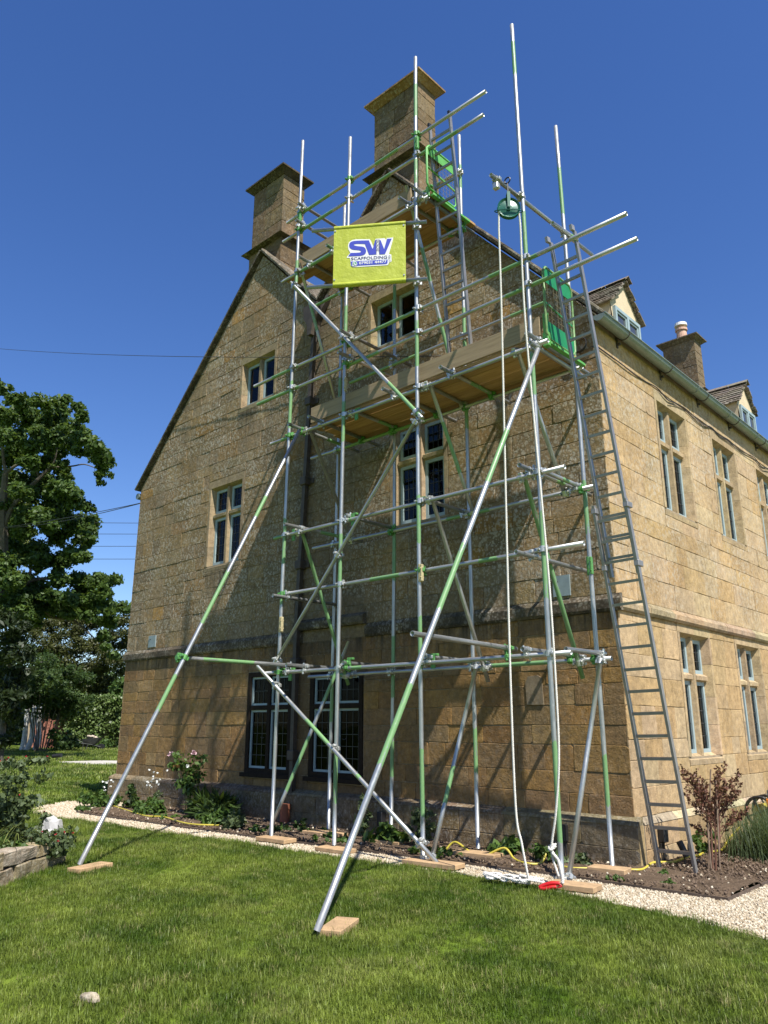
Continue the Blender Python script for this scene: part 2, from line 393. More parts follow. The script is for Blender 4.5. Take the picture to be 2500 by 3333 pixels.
class MB:
    def __init__(self):
        self.v = []; self.f = []; self.t = []; self.m = []; self.ct = (1, 1, 1); self.mi = 0
    def add(self, verts, faces):
        n = len(self.v)
        self.v += [tuple(p) for p in verts]
        self.t += [self.ct] * len(verts)
        self.f += [tuple(i + n for i in f) for f in faces]
        self.m += [self.mi] * len(faces)
        return self
    def box(self, x0, x1, y0, y1, z0, z1):
        x0, x1 = sorted((x0, x1)); y0, y1 = sorted((y0, y1)); z0, z1 = sorted((z0, z1))
        v = [(x0, y0, z0), (x1, y0, z0), (x1, y1, z0), (x0, y1, z0), (x0, y0, z1), (x1, y0, z1), (x1, y1, z1), (x0, y1, z1)]
        return self.add(v, [(0, 3, 2, 1), (4, 5, 6, 7), (0, 1, 5, 4), (1, 2, 6, 5), (2, 3, 7, 6), (3, 0, 4, 7)])
    def bbox(self, x0, x1, y0, y1, z0, z1, c=0.004):
        # a box with chamfered vertical and horizontal edges (rounded look)
        x0, x1 = sorted((x0, x1)); y0, y1 = sorted((y0, y1)); z0, z1 = sorted((z0, z1))
        bm = bmesh.new()
        bmesh.ops.create_cube(bm, size=1)
        for q in bm.verts:
            q.co = Vector(((x0 + x1) / 2 + q.co.x * (x1 - x0), (y0 + y1) / 2 + q.co.y * (y1 - y0), (z0 + z1) / 2 + q.co.z * (z1 - z0)))
        bmesh.ops.bevel(bm, geom=list(bm.edges), offset=c, segments=1, affect='EDGES')
        bm.verts.index_update()
        self.add([q.co[:] for q in bm.verts], [[q.index for q in f.verts] for f in bm.faces])
        bm.free()
        return self
    def obox(self, p0, p1, wx, wy, side):
        # box bar from p0 to p1, cross-section wx along 'side' and wy across
        p0, p1 = Vector(p0), Vector(p1)
        d = (p1 - p0).normalized(); s = Vector(side); s = (s - d * s.dot(d)).normalized(); t = d.cross(s)
        v = []
        for p in (p0, p1):
            for a, b in ((-1, -1), (1, -1), (1, 1), (-1, 1)):
                v.append(p + s * a * wx / 2 + t * b * wy / 2)
        return self.add(v, [(0, 3, 2, 1), (4, 5, 6, 7), (0, 1, 5, 4), (1, 2, 6, 5), (2, 3, 7, 6), (3, 0, 4, 7)])
    def cyl(self, p0, p1, r0, r1=None, n=10, caps=True):
        r1 = r0 if r1 is None else r1
        p0, p1 = Vector(p0), Vector(p1)
        d = (p1 - p0).normalized()
        s = d.orthogonal().normalized(); t = d.cross(s)
        v = []
        for p, r in ((p0, r0), (p1, r1)):
            for i in range(n):
                a = 2 * math.pi * i / n
                v.append(p + s * math.cos(a) * r + t * math.sin(a) * r)
        f = [(i, (i + 1) % n, n + (i + 1) % n, n + i) for i in range(n)]
        if caps: f += [tuple(range(n))[::-1], tuple(range(n, 2 * n))]
        return self.add(v, f)
    def path(self, pts, r, n=8, closed=False, r_end=None):
        pts = [Vector(p) for p in pts]; N = len(pts)
        up = None; v = []
        for i, p in enumerate(pts):
            a = pts[(i - 1) % N] if (closed or i > 0) else p
            b = pts[(i + 1) % N] if (closed or i < N - 1) else p
            d = (b - a).normalized()
            if up is None: up = d.orthogonal().normalized()
            up = (up - d * up.dot(d)).normalized()
            t = d.cross(up)
            rr = r if r_end is None else r + (r_end - r) * i / max(1, N - 1)
            for k in range(n):
                an = 2 * math.pi * k / n
                v.append(p + up * math.cos(an) * rr + t * math.sin(an) * rr)
        f = []
        for i in range(N if closed else N - 1):
            j = (i + 1) % N
            for k in range(n):
                f.append((i * n + k, i * n + (k + 1) % n, j * n + (k + 1) % n, j * n + k))
        if not closed: f += [tuple(range(n))[::-1], tuple(range((N - 1) * n, N * n))]
        return self.add(v, f)
    def prism(self, poly, fn, d0, d1):
        # polygon (2d) extruded between depths d0 and d1; fn(u, w, d) -> xyz
        n = len(poly)
        v = [fn(u, w, d0) for u, w in poly] + [fn(u, w, d1) for u, w in poly]
        f = [tuple(range(n))[::-1], tuple(range(n, 2 * n))] + [(i, (i + 1) % n, n + (i + 1) % n, n + i) for i in range(n)]
        return self.add(v, f)
    def mesh(self, name, mats, smooth=False, tint=False):
        me = bpy.data.meshes.new(name)
        me.from_pydata(self.v, [], self.f)
        for m in (mats if isinstance(mats, (list, tuple)) else [mats]): me.materials.append(m)
        if any(self.m): me.polygons.foreach_set('material_index', self.m)
        if tint:
            a = me.attributes.new('tint', 'FLOAT_COLOR', 'POINT')
            flat = np.ones((len(self.v), 4), np.float32); flat[:, :3] = np.array(self.t, np.float32)
            a.data.foreach_set('color', flat.ravel())
        if smooth: me.polygons.foreach_set('use_smooth', [True] * len(me.polygons))
        me.update()
        return me
    def build(self, name, mats, parent=None, smooth=False, tint=False, world=None):
        o = bpy.data.objects.new(name, self.mesh(name, mats, smooth, tint))
        return link(o, parent, world)

def struct(o): o['kind'] = 'structure'; return o
def stuff(o): o['kind'] = 'stuff'; return o

def smooth_path(pts, k=6):
    pts = [Vector(p) for p in pts]; out = []
    for i in range(len(pts) - 1):
        p0 = pts[max(0, i - 1)]; p1 = pts[i]; p2 = pts[i + 1]; p3 = pts[min(len(pts) - 1, i + 2)]
        for j in range(k):
            t = j / k
            out.append(0.5 * ((2 * p1) + (p2 - p0) * t + (2 * p0 - 5 * p1 + 4 * p2 - p3) * t * t + (3 * p1 - p0 - 3 * p2 + p3) * t ** 3))
    out.append(pts[-1])
    return out

def np_mesh(name, verts, faces, mat, tint=None):
    me = bpy.data.meshes.new(name)
    V = np.asarray(verts, np.float32); Fc = np.asarray(faces, np.int32)
    k = Fc.shape[1]
    me.vertices.add(len(V)); me.vertices.foreach_set('co', V.ravel())
    me.loops.add(Fc.size); me.loops.foreach_set('vertex_index', Fc.ravel())
    me.polygons.add(len(Fc)); me.polygons.foreach_set('loop_start', np.arange(0, Fc.size, k, dtype=np.int32))
    me.update(calc_edges=True)
    me.materials.append(mat)
    if tint is not None:
        a = me.attributes.new('tint', 'FLOAT', 'POINT')
        a.data.foreach_set('value', np.asarray(tint, np.float32))
    me.validate()
    return me

def leaf_cloud(lobes, per_m3, size, rng, elong=1.5, up=0.4, shell=0.5, maxn=400, minn=20, squash=1.0, stretch_y=1.6):
    V = []; T = []
    for (x, y, z, r) in lobes:
        n = int(min(maxn, max(minn, per_m3 * r * r)))
        d = rng.normal(size=(n, 3)); d /= np.linalg.norm(d, axis=1)[:, None]
        rad = r * rng.random(n) ** shell * (0.75 + 0.5 * rng.random(n))
        P = np.array([x, y, z]) + d * rad[:, None] * np.array([1.0 * stretch_y, 1.0 * stretch_y, squash])
        N = d * 0.7 + rng.normal(size=(n, 3)) * 0.8 + np.array([0, 0, up])
        N /= np.linalg.norm(N, axis=1)[:, None]
        A = np.cross(N, rng.normal(size=(n, 3))); A /= np.linalg.norm(A, axis=1)[:, None]
        B = np.cross(N, A)
        s = size * (0.6 + 0.8 * rng.random(n))[:, None]
        a = A * s * elong * 0.5; b = B * s * 0.5
        q = np.stack([P - a, P + b - a * 0.1 + N * s * 0.12, P + a, P - b - a * 0.1 + N * s * 0.12], 1)
        V.append(q.reshape(-1, 3)); T.append(np.repeat(rng.random(n) * 0.8 + 0.2 * rng.random(), 4))
    V = np.concatenate(V); T = np.concatenate(T)
    return V, np.arange(len(V)).reshape(-1, 4), T

def leaves_obj(name, parent, mat, *a, **k):
    V, Fc, T = leaf_cloud(*a, **k)
    return link(bpy.data.objects.new(name, np_mesh(name, V, Fc, mat, T)), parent)

# ================================================================== SETTING: ground sheets
def sheet(name, poly, z, mat):
    mb = MB(); mb.add([(x, y, z) for x, y in poly], [tuple(range(len(poly)))])
    return struct(mb.build(name, mat))

sheet('ground', [(-700, -700), (700, -700), (700, 700), (-700, 700)], -0.02, M['lawn'])

LAWN_EDGE = [(-8.54, -2.06), (-7.27, -1.86), (-5.37, -1.74), (-3.81, -1.63), (-2.6, -1.56), (-1.74, -1.52), (-0.91, -1.45), (-0.2, -1.50), (0.37, -1.58), (0.98, -1.68), (1.81, -1.92), (3.2, -2.35), (6.0, -3.3)]
BED_EDGE = [(-9.0, -1.42), (-8.69, -1.50), (-6.51, -1.40), (-5.19, -1.33), (-4.0, -1.25), (-2.0, -1.08), (-0.22, -0.92), (0.53, -0.94), (1.19, -0.92)]
lawn_near = [(6.0, -9.5), (6.0, -3.3)] + LAWN_EDGE[::-1][1:] + [(-9.23, -2.07), (-10.3, -1.55), (-10.95, -0.6), (-11.3, 1.0), (-11.5, 6.0), (-11.5, 12.0), (-45, 40), (-70, 20), (-40, -20), (-12, -14)]
sheet('lawn', lawn_near, 0.0, M['lawn'])
path_poly = [(6, -3.3)] + LAWN_EDGE[::-1][1:] + [(-9.23, -2.07), (-10.3, -1.55), (-10.95, -0.6), (-11.3, 1.0), (-11.5, 6.0), (-10.5, 6.0), (-10.52, 0.5), (-10.5, -0.13), (-9.05, -0.13), (-9.03, -1.2)] + BED_EDGE + [(1.2, 0.0), (1.22, 3), (1.2, 14), (6, 14)]
sheet('gravel_path', path_poly, 0.004, M['gravel'])

def in_poly(x, y, poly):
    c = False; j = len(poly) - 1
    for i in range(len(poly)):
        xi, yi = poly[i]; xj, yj = poly[j]
        if (yi > y) != (yj > y) and x < (xj - xi) * (y - yi) / (yj - yi) + xi: c = not c
        j = i
    return c

from mathutils import noise as mnoise
def soil_bed(name, x0, x1, y0f, y1, step, amp):
    nx = max(2, int((x1 - x0) / step)); ny = 12
    V = []; Fq = []
    for i in range(nx + 1):
        x = x0 + (x1 - x0) * i / nx
        ya = y0f(x)
        for j in range(ny + 1):
            t = j / ny
            y = ya + (y1 - ya) * t
            e = min(1, t * 4, (1 - t) * 6 + 0.5)
            z = 0.012 + e * (0.03 + amp * mnoise.noise(Vector((x * 2.3, y * 2.3, 0))) + amp * 0.6 * mnoise.noise(Vector((x * 7, y * 7, 3))))
            V.append((x, y, z))
    for i in range(nx):
        for j in range(ny):
            a = i * (ny + 1) + j
            Fq.append((a, a + ny + 1, a + ny + 2, a + 1))
    return np_mesh(name, V, Fq, M['soil'])
def edge_y(x):
    for (xa, ya), (xb, yb) in zip(BED_EDGE, BED_EDGE[1:]):
        if xa <= x <= xb: return ya + (yb - ya) * (x - xa) / (xb - xa)
    return BED_EDGE[0][1] if x < BED_EDGE[0][0] else BED_EDGE[-1][1]
struct(link(bpy.data.objects.new('soil_bed', soil_bed('soil_bed', -9.04, 1.17, lambda x: edge_y(x) + 0.03, 0.02, 0.06, 0.025))))
struct(link(bpy.data.objects.new('soil_border', soil_bed('soil_border', 0.02, 1.17, lambda x: 0.0, 13.5, 0.06, 0.03))))
mb = MB()
for (a, b) in zip(BED_EDGE, BED_EDGE[1:]):
    mb.obox((*a, 0.012), (*b, 0.012), 0.008, 0.04, (0, 1, 0))
mb.obox((1.19, -0.92, 0.012), (1.21, 13, 0.012), 0.008, 0.04, (1, 0, 0))
struct(mb.build('path_edging', M['edging']))
for i, (poly, lab) in enumerate([([(-25.4, 6.2), (-24.3, 5.7), (-22.3, 6.3), (-21.2, 7.6), (-21.9, 8.6), (-24.6, 7.2)], None)]):
    mb = MB(); mb.prism(poly, lambda u, w, d: (u, w, d), -0.02, 0.05)
    o = mb.build('paving_slab', M['slab']); struct(o)
mb = MB(); mb.prism([(-26.6, 6.3), (-25.5, 6.1), (-24.7, 7.3), (-21.7, 8.9), (-22.2, 10.2), (-26.2, 8.0)], lambda u, w, d: (u, w, d), -0.02, 0.03)
struct(mb.build('paving_slab', M['slab']))

# ================================================================== THE HOUSE
house = thing('stone_house', 'large honey coloured stone house with twin gables, leaded windows and tall chimneys', 'house', (-5.2, 5, 0))
rs = random.Random(11)
XL = -10.42; EAVE = 6.12; LEN = 16.0
def gable_h(x):
    a = 6.16 + 1.013 * (x - XL) if x < -6.6 else 10.02 - 1.05 * (x + 6.6)
    b = 10.0 - 1.143 * (x + 3.33) if x > -3.33 else 10.0 + 1.05 * (x + 3.33)
    return a if x < -4.965 else b

def clip(poly, a, b, c):
    # keep a*u + b*w <= c
    out = []
    for i in range(len(poly)):
        p, q = poly[i], poly[(i + 1) % len(poly)]
        dp = a * p[0] + b * p[1] - c; dq = a * q[0] + b * q[1] - c
        if dp <= 0: out.append(p)
        if dp * dq < 0:
            t = dp / (dp - dq)
            out.append((p[0] + (q[0] - p[0]) * t, p[1] + (q[1] - p[1]) * t))
    return out
# half planes of the two gable halves (u = x, w = z), a little under the coping
def gable_clip(poly):
    m = sum(p[0] for p in poly) / len(poly)
    if m < -4.965:
        hp = [(-1.013, 1, 6.13 - 1.013 * XL), (1.05, 1, 9.99 - 1.05 * 6.6)]
    else:
        hp = [(-1.05, 1, 9.97 + 1.05 * 3.33), (1.143, 1, 9.97 - 1.143 * 3.33)]
    for h in hp:
        poly = clip(poly, *h)
        if len(poly) < 3: return []
    return poly

fnG = lambda u, w, d: (u, -d, w)          # gable face, outward is -Y
fnF = lambda u, w, d: (d, u, w)           # long facade, outward is +X

# openings: (u0, u1, z0, z1)
WG = {'attic_l': (-7.07, -6.13, 7.0, 7.86), 'attic_r': (-3.75, -2.83, 7.0, 7.82), 'first_l': (-7.85, -6.90, 4.13, 5.60), 'first_c': (-3.28, -2.35, 4.09, 5.56)}
WT = {'ground_l': (-6.45, -5.37, 0.66, 2.19), 'ground_r': (-4.95, -3.86, 0.66, 2.13)}
WF = []
for k in range(7):
    y = 1.60 + 1.94 * k
    WF.append((y, y + 0.93, 4.06, 5.56)); WF.append((y - 0.01, y + 0.91, 1.02, 2.48))
open_g = [(a - 0.07, b + 0.07, c - 0.10, d + 0.14) for a, b, c, d in WG.values()] + [(a - 0.015, b + 0.015, c - 0.07, d + 0.02) for a, b, c, d in WT.values()]
open_f = [(a - 0.07, b + 0.07, c - 0.10, d + 0.14) for a, b, c, d in WF]

def cells(us, zs, openings, clipfn, fn, mb, depth):
    us = sorted(set(us)); zs = sorted(set(zs))
    for a, b in zip(us, us[1:]):
        for c, d in zip(zs, zs[1:]):
            m = ((a + b) / 2, (c + d) / 2)
            if any(o[0] < m[0] < o[1] and o[2] < m[1] < o[3] for o in openings): continue
            poly = [(a, c), (b, c), (b, d), (a, d)]
            if clipfn: poly = clipfn(poly)
            if len(poly) >= 3:
                mb.add([fn(u, w, depth) for u, w in poly], [tuple(range(len(poly)))])

mb = MB()
holes_g = list(WG.values()) + list(WT.values())
cells([XL, -4.965, 0.0] + [v for o in holes_g for v in o[:2]], [0, EAVE, 10.2] + [v for o in holes_g for v in o[2:]], holes_g, gable_clip, fnG, mb, -0.012)
gable_wall = mb.build('gable_wall', M['mortar'], house)
mb = MB()
cells([0, LEN] + [v for o in WF for v in o[:2]], [0, EAVE] + [v for o in WF for v in o[2:]], WF, None, fnF, mb, -0.010)
facade_wall = mb.build('facade_wall', M['mortar'], house)
mb = MB()
mb.add([(XL, 0, 0), (XL, LEN, 0), (XL, LEN, EAVE), (XL, 0, EAVE)], [(0, 1, 2, 3)])
mb.add([(XL, LEN, 0), (0, LEN, 0), (0, LEN, 6.1), (-3.33, LEN, 9.95), (-4.965, LEN, 8.25), (-6.6, LEN, 10.0), (XL, LEN, 6.1)], [tuple(range(7))])
mb.build('rear_wall', M['mortar'], house)

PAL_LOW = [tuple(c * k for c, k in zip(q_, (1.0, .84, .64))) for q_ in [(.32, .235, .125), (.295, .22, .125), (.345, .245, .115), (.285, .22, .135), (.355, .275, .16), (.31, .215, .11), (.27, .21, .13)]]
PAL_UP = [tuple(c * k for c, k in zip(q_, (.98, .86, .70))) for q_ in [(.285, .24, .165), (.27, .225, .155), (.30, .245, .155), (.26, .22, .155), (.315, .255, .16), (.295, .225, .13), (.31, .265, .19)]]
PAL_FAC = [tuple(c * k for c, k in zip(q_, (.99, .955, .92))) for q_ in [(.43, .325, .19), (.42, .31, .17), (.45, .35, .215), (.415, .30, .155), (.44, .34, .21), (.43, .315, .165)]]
OCHRE = (.36, .215, .075)
def jit(c, r, a=0.10):
    k = 1 + r.uniform(-a, a) * 1.4
    return tuple(max(0.01, x * k * (1 + r.uniform(-a, a) * 0.35)) for x in c)

STONES = []      # (score, poly, fn, depth, tint, wall, matkey)
def courses(z0, z1, h, r):
    n = max(1, round((z1 - z0) / h)); zs = [0]
    for i in range(n): zs.append(zs[-1] + r.uniform(0.62, 1.32))
    return [z0 + (z1 - z0) * z / zs[-1] for z in zs]

def lay(u0, u1, breaks, h, openings, clipfn, fn, wall, mk, palf, lmin, lmax, r, inset=0.0032):
    for za, zb in zip(breaks, breaks[1:]):
        zs = courses(za, zb, h, r)
        for c, d in zip(zs, zs[1:]):
            segs = [(u0, u1)]
            for o in openings:
                if o[2] < d - 0.01 and o[3] > c + 0.01:
                    ns = []
                    for s in segs:
                        if o[1] <= s[0] or o[0] >= s[1]: ns.append(s); continue
                        if o[0] > s[0] + 0.03: ns.append((s[0], o[0]))
                        if o[1] < s[1] - 0.03: ns.append((o[1], s[1]))
                    segs = ns
            strips = []
            for o in openings:
                if o[2] < d - 0.01 and o[3] > c + 0.01:
                    a_, b_ = max(u0, o[0]), min(u1, o[1])
                    if b_ - a_ > .05:
                        if o[2] - c > .03: strips.append((a_, b_, c, o[2]))
                        if d - o[3] > .03: strips.append((a_, b_, o[3], d))
            for s in [(a_, b_, c, d) for a_, b_ in segs] + strips:
                c_, d_ = s[2], s[3]
                u = s[0]
                while u < s[1] - 0.02:
                    L = r.uniform(lmin, lmax) * (0.7 + (d - c) * 1.2)
                    if s[1] - u - L < lmin * 0.7: L = s[1] - u
                    L = min(L, s[1] - u)
                    pieces = [(u, u + L, c_, d_)]
                    for (a, b, cc, dd) in pieces:
                        i = inset * r.uniform(0.5, 1.4)
                        poly = [(a + i * .5, cc + i), (b - i * .5, cc + i), (b - i * .5, dd - i), (a + i * .5, dd - i)]
                        if clipfn: poly = clipfn(poly)
                        if len(poly) < 3: continue
                        A = abs(sum(p[0] * q[1] - q[0] * p[1] for p, q in zip(poly, poly[1:] + poly[:1]))) / 2
                        if A < 0.004: continue
                        uc = sum(p[0] for p in poly) / len(poly); zc = sum(p[1] for p in poly) / len(poly)
                        P = Vector(fn(uc, zc, 0)); D = P - CAM
                        nrm = Vector(fn(0, 0, 1)) - Vector(fn(0, 0, 0))
                        score = A * abs(D.normalized().dot(nrm)) / D.length_squared
                        # outside the frame: not worth a piece of its own
                        loc = cam_o.rotation_euler.to_matrix().transposed() @ D
                        if loc.z > -0.1 or abs(loc.x / loc.z) > 0.52 or abs(loc.y / loc.z) > 0.68: score = 0
                        STONES.append((score, poly, fn, r.uniform(-0.003, 0.0035), palf(uc, zc, r), wall, mk))
                    u += L

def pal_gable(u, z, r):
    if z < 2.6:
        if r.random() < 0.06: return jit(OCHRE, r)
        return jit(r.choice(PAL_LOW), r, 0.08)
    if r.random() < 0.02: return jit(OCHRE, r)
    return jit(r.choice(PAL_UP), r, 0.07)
def pal_fac(u, z, r):
    return jit(r.choice(PAL_FAC), r, 0.05)
def pal_plinth(u, z, r):
    return jit(r.choice([(.26, .19, .10), (.23, .175, .11), (.29, .215, .12)]), r, 0.12)

hood = (-5.16, -3.80, 2.5, 2.78)
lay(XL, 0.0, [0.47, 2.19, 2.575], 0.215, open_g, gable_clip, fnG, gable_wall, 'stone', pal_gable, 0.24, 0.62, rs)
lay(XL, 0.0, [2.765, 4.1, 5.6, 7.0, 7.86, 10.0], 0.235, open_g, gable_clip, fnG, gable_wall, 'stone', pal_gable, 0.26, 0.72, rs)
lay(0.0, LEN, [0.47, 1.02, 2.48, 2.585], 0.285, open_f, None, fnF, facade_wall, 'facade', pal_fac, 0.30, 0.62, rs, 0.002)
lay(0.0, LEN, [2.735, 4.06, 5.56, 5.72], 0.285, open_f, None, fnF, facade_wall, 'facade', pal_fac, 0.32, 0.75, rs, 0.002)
lay(0.0, LEN, [5.73, 6.02], 0.29, [], None, fnF, facade_wall, 'facade', pal_fac, 0.6, 1.1, rs, 0.002)
# plinth: its own projecting face
fnGP = lambda u, w, d: (u, -0.115 - d, w)
fnFP = lambda u, w, d: (0.045 + d, u, w)
lay(XL - 0.06, 0.085, [0.0, 0.41], 0.21, [], None, fnGP, gable_wall, 'plinth', pal_plinth, 0.55, 1.1, rs)
lay(0.10, LEN, [0.0, 0.40], 0.21, [], None, fnFP, facade_wall, 'facade', pal_fac, 0.45, 0.9, rs, 0.002)

def rough_poly(poly, r, seg=0.16, amp=0.0042):
    out = []
    for p, q in zip(poly, poly[1:] + poly[:1]):
        L = math.hypot(q[0] - p[0], q[1] - p[1])
        o = poly[poly.index(p) - 1]
        Lo = math.hypot(p[0] - o[0], p[1] - o[1])
        if r.random() < 0.22 and L > .12 and Lo > .12:      # a knocked-off corner
            k1, k2 = r.uniform(.010, .034), r.uniform(.010, .034)
            out.append((p[0] + (o[0] - p[0]) / Lo * k1, p[1] + (o[1] - p[1]) / Lo * k1))
            out.append((p[0] + (q[0] - p[0]) / L * k2, p[1] + (q[1] - p[1]) / L * k2))
        else:
            out.append((p[0] + r.uniform(-1, 1) * 0.003, p[1] + r.uniform(-1, 1) * 0.003))
        n = min(2, int(L / seg))
        if n:
            nx, ny = -(q[1] - p[1]) / L, (q[0] - p[0]) / L
            for k in range(n):
                t = (k + 1) / (n + 1) + r.uniform(-0.1, 0.1); e = r.uniform(-amp, amp)
                out.append((p[0] + (q[0] - p[0]) * t + nx * e, p[1] + (q[1] - p[1]) * t + ny * e))
    return out

def stone_into(mb, poly, fn, depth, tint, r, cham=0.005, tilt=0.006):
    poly = rough_poly(poly, r)
    cx = sum(p[0] for p in poly) / len(poly); cy = sum(p[1] for p in poly) / len(poly)
    hw = max(abs(p[0] - cx) for p in poly) or 1; hh = max(abs(p[1] - cy) for p in poly) or 1
    tu, tw = r.uniform(-tilt, tilt), r.uniform(-tilt, tilt)
    ch = min(cham, hw * 0.3, hh * 0.3)
    def ring(shrink, d):
        out = []
        for p in poly:
            du, dw = p[0] - cx, p[1] - cy
            u = cx + du * (1 - shrink / hw); w = cy + dw * (1 - shrink / hh)
            out.append(fn(u, w, d + tu * du + tw * dw))
        return out
    n = len(poly)
    v = [fn(p[0], p[1], -0.014) for p in poly] + ring(0, depth - ch * 0.6) + ring(ch, depth)
    f = []
    for i in range(n):
        j = (i + 1) % n
        f += [(i, j, n + j, n + i), (n + i, n + j, 2 * n + j, 2 * n + i)]
    f.append(tuple(range(2 * n, 3 * n)))
    mb.ct = tint
    mb.add(v, f)

STONES.sort(key=lambda s: -s[0])
rest = {}
for i, (score, poly, fn, dep, tint, wall, mk) in enumerate(STONES):
    if i < 290:
        mb = MB(); stone_into(mb, poly, fn, dep, tint, rs, tilt=0.009 if wall is gable_wall else 0.004)
        mb.build('stone', M[mk], wall, tint=True)
    else:
        mb = rest.setdefault((wall.name, mk), MB()); stone_into(mb, poly, fn, dep, tint, rs, tilt=0.009 if wall is gable_wall else 0.004)
for (wn, mk), mb in rest.items():
    stuff(mb.build('stonework', M[mk], house, tint=True))

# plinth backing, weathering (sloped top) and corner
mb = MB()
mb.box(XL - 0.06, 0.085, -0.10, 0.02, 0, 0.405); mb.box(-0.05, 0.035, 0.115, LEN, 0, 0.395)
mb.build('plinth_core', M['mortar'], house)
mb = MB(); r = random.Random(5)
x = XL - 0.06
while x < 0.08:
    x2 = min(0.085, x + r.uniform(0.5, 1.0))
    if 0.085 - x2 < 0.3: x2 = 0.085
    mb.ct = jit((.24, .18, .11), r, 0.2)
    g = 0.003
    mb.add([(x + g, -0.118, 0.41), (x2 - g, -0.118, 0.41), (x2 - g, -0.10, 0.44), (x + g, -0.10, 0.44), (x + g, 0.01, 0.485), (x2 - g, 0.01, 0.485), (x + g, 0.01, 0.39), (x2 - g, 0.01, 0.39), (x + g, -0.10, 0.39), (x2 - g, -0.10, 0.39)],
           [(0, 1, 3 - 1, 3), (3, 2, 5, 4), (8, 9, 1, 0), (0, 3, 4, 6, 8), (9, 7, 5, 2, 1)])
    x = x2
mb.build('plinth_weathering', M['plinth'], house, tint=True)
mb = MB(); y = 0.115
while y < LEN:
    y2 = y + r.uniform(0.5, 1.0); g = 0.002
    mb.ct = jit((.40, .33, .22), r, 0.15)
    mb.add([(0.05, y + g, 0.40), (0.05, y2 - g, 0.40), (0.035, y2 - g, 0.425), (0.035, y + g, 0.425), (-0.01, y + g, 0.475), (-0.01, y2 - g, 0.475), (-0.01, y + g, 0.40), (-0.01, y2 - g, 0.40)],
           [(0, 1, 2, 3), (3, 2, 5, 4), (0, 3, 4, 6), (7, 5, 2, 1)])
    y = y2
mb.build('plinth_weathering', M['facade'], house, tint=True)
mb = MB(); mb.ct = (.36, .27, .14)
mb.box(0.0, 0.0855, -0.112, 0.005, 0, 0.41)
mb.build('plinth_corner', M['facade'], house, tint=True)
mb = MB(); mb.box(-0.05, 0.052, 0.006, 0.098, 0, 0.42); mb.box(-0.05, 0.02, 0.006, 0.09, 0.42, 0.455)  # near-black strip filling the slot beside the plinth corner
mb.build('dark_corner_strip', M['black'], house)

# string courses
mb = MB(); r = random.Random(8)
def string_run(fn, ua, ub, z0, z1, mb, base, proj=0.045, r=r, lo=0.6, hi=1.2):
    u = ua
    while u < ub - 0.01:
        u2 = min(ub, u + r.uniform(lo, hi))
        if ub - u2 < 0.25: u2 = ub
        g = 0.002; mb.ct = jit(base, r, 0.15); pr = proj + r.uniform(-0.003, 0.003)
        prof = [(-0.02, z0), (pr - 0.02, z0), (pr, z0 + 0.03), (pr, z1 - 0.06), (pr - 0.012, z1 - 0.045), (0.004, z1), (-0.02, z1)]
        n = len(prof)
        v = [fn(u + g, w, d) for d, w in prof] + [fn(u2 - g, w, d) for d, w in prof]
        mb.add(v, [tuple(range(n)), tuple(range(n, 2 * n))[::-1]] + [(i, n + i, n + (i + 1) % n, (i + 1) % n) for i in range(n)])
        u = u2
string_run(fnG, XL - 0.055, -5.16, 2.575, 2.765, mb, (.20, .155, .10))
string_run(fnG, -5.30, -3.80, 2.76, 2.93, mb, (.17, .135, .09), 0.085)
string_run(fnG, -3.80, 0.055, 2.575, 2.765, mb, (.21, .165, .105))
mb.build('string_course', M['string'], house, tint=True)
mb = MB()
string_run(fnF, 0.0, LEN, 2.585, 2.735, mb, (.36, .28, .17), 0.05)
mb.build('string_course', M['facade'], house, tint=True)
mb = MB(); mb.ct = (.29, .215, .12); mb.box(-5.155, -3.805, -0.002, 0.02, 2.577, 2.758)
mb.build('hood_panel', M['stone'], house, tint=True)

# ------------------------------------------------------------------ windows
def casement(win, fn, u0, u1, z0, z1, d, nx, nz, fw=0.046, glass='glass'):
    mb = MB()
    for a, b, c, e in ((u0, u0 + fw, z0, z1), (u1 - fw, u1, z0, z1), (u0 + fw, u1 - fw, z0, z0 + fw), (u0 + fw, u1 - fw, z1 - fw, z1)):
        mb.prism([(a, c), (b, c), (b, e), (a, e)], fn, d - 0.03, d + 0.012)
    mb.build('casement', M['frame'], win)
    i0, i1, k0, k1 = u0 + fw, u1 - fw, z0 + fw, z1 - fw
    mb = MB(); mb.prism([(i0 - .004, k0 - .004), (i1 + .004, k0 - .004), (i1 + .004, k1 + .004), (i0 - .004, k1 + .004)], fn, d - 0.014, d - 0.010)
    mb.build('pane', M[glass], win)
    if nx:
        mb = MB()
        for i in range(1, nx):
            u = i0 + (i1 - i0) * i / nx
            mb.prism([(u - .0045, k0), (u + .0045, k0), (u + .0045, k1), (u - .0045, k1)], fn, d - 0.009, d - 0.004)
        for k in range(1, nz):
            w = k0 + (k1 - k0) * k / nz
            mb.prism([(i0, w - .0045), (i1, w - .0045), (i1, w + .0045), (i0, w + .0045)], fn, d - 0.0085, d - 0.0045)
        mb.build('lead_grid', M['lead'], win)

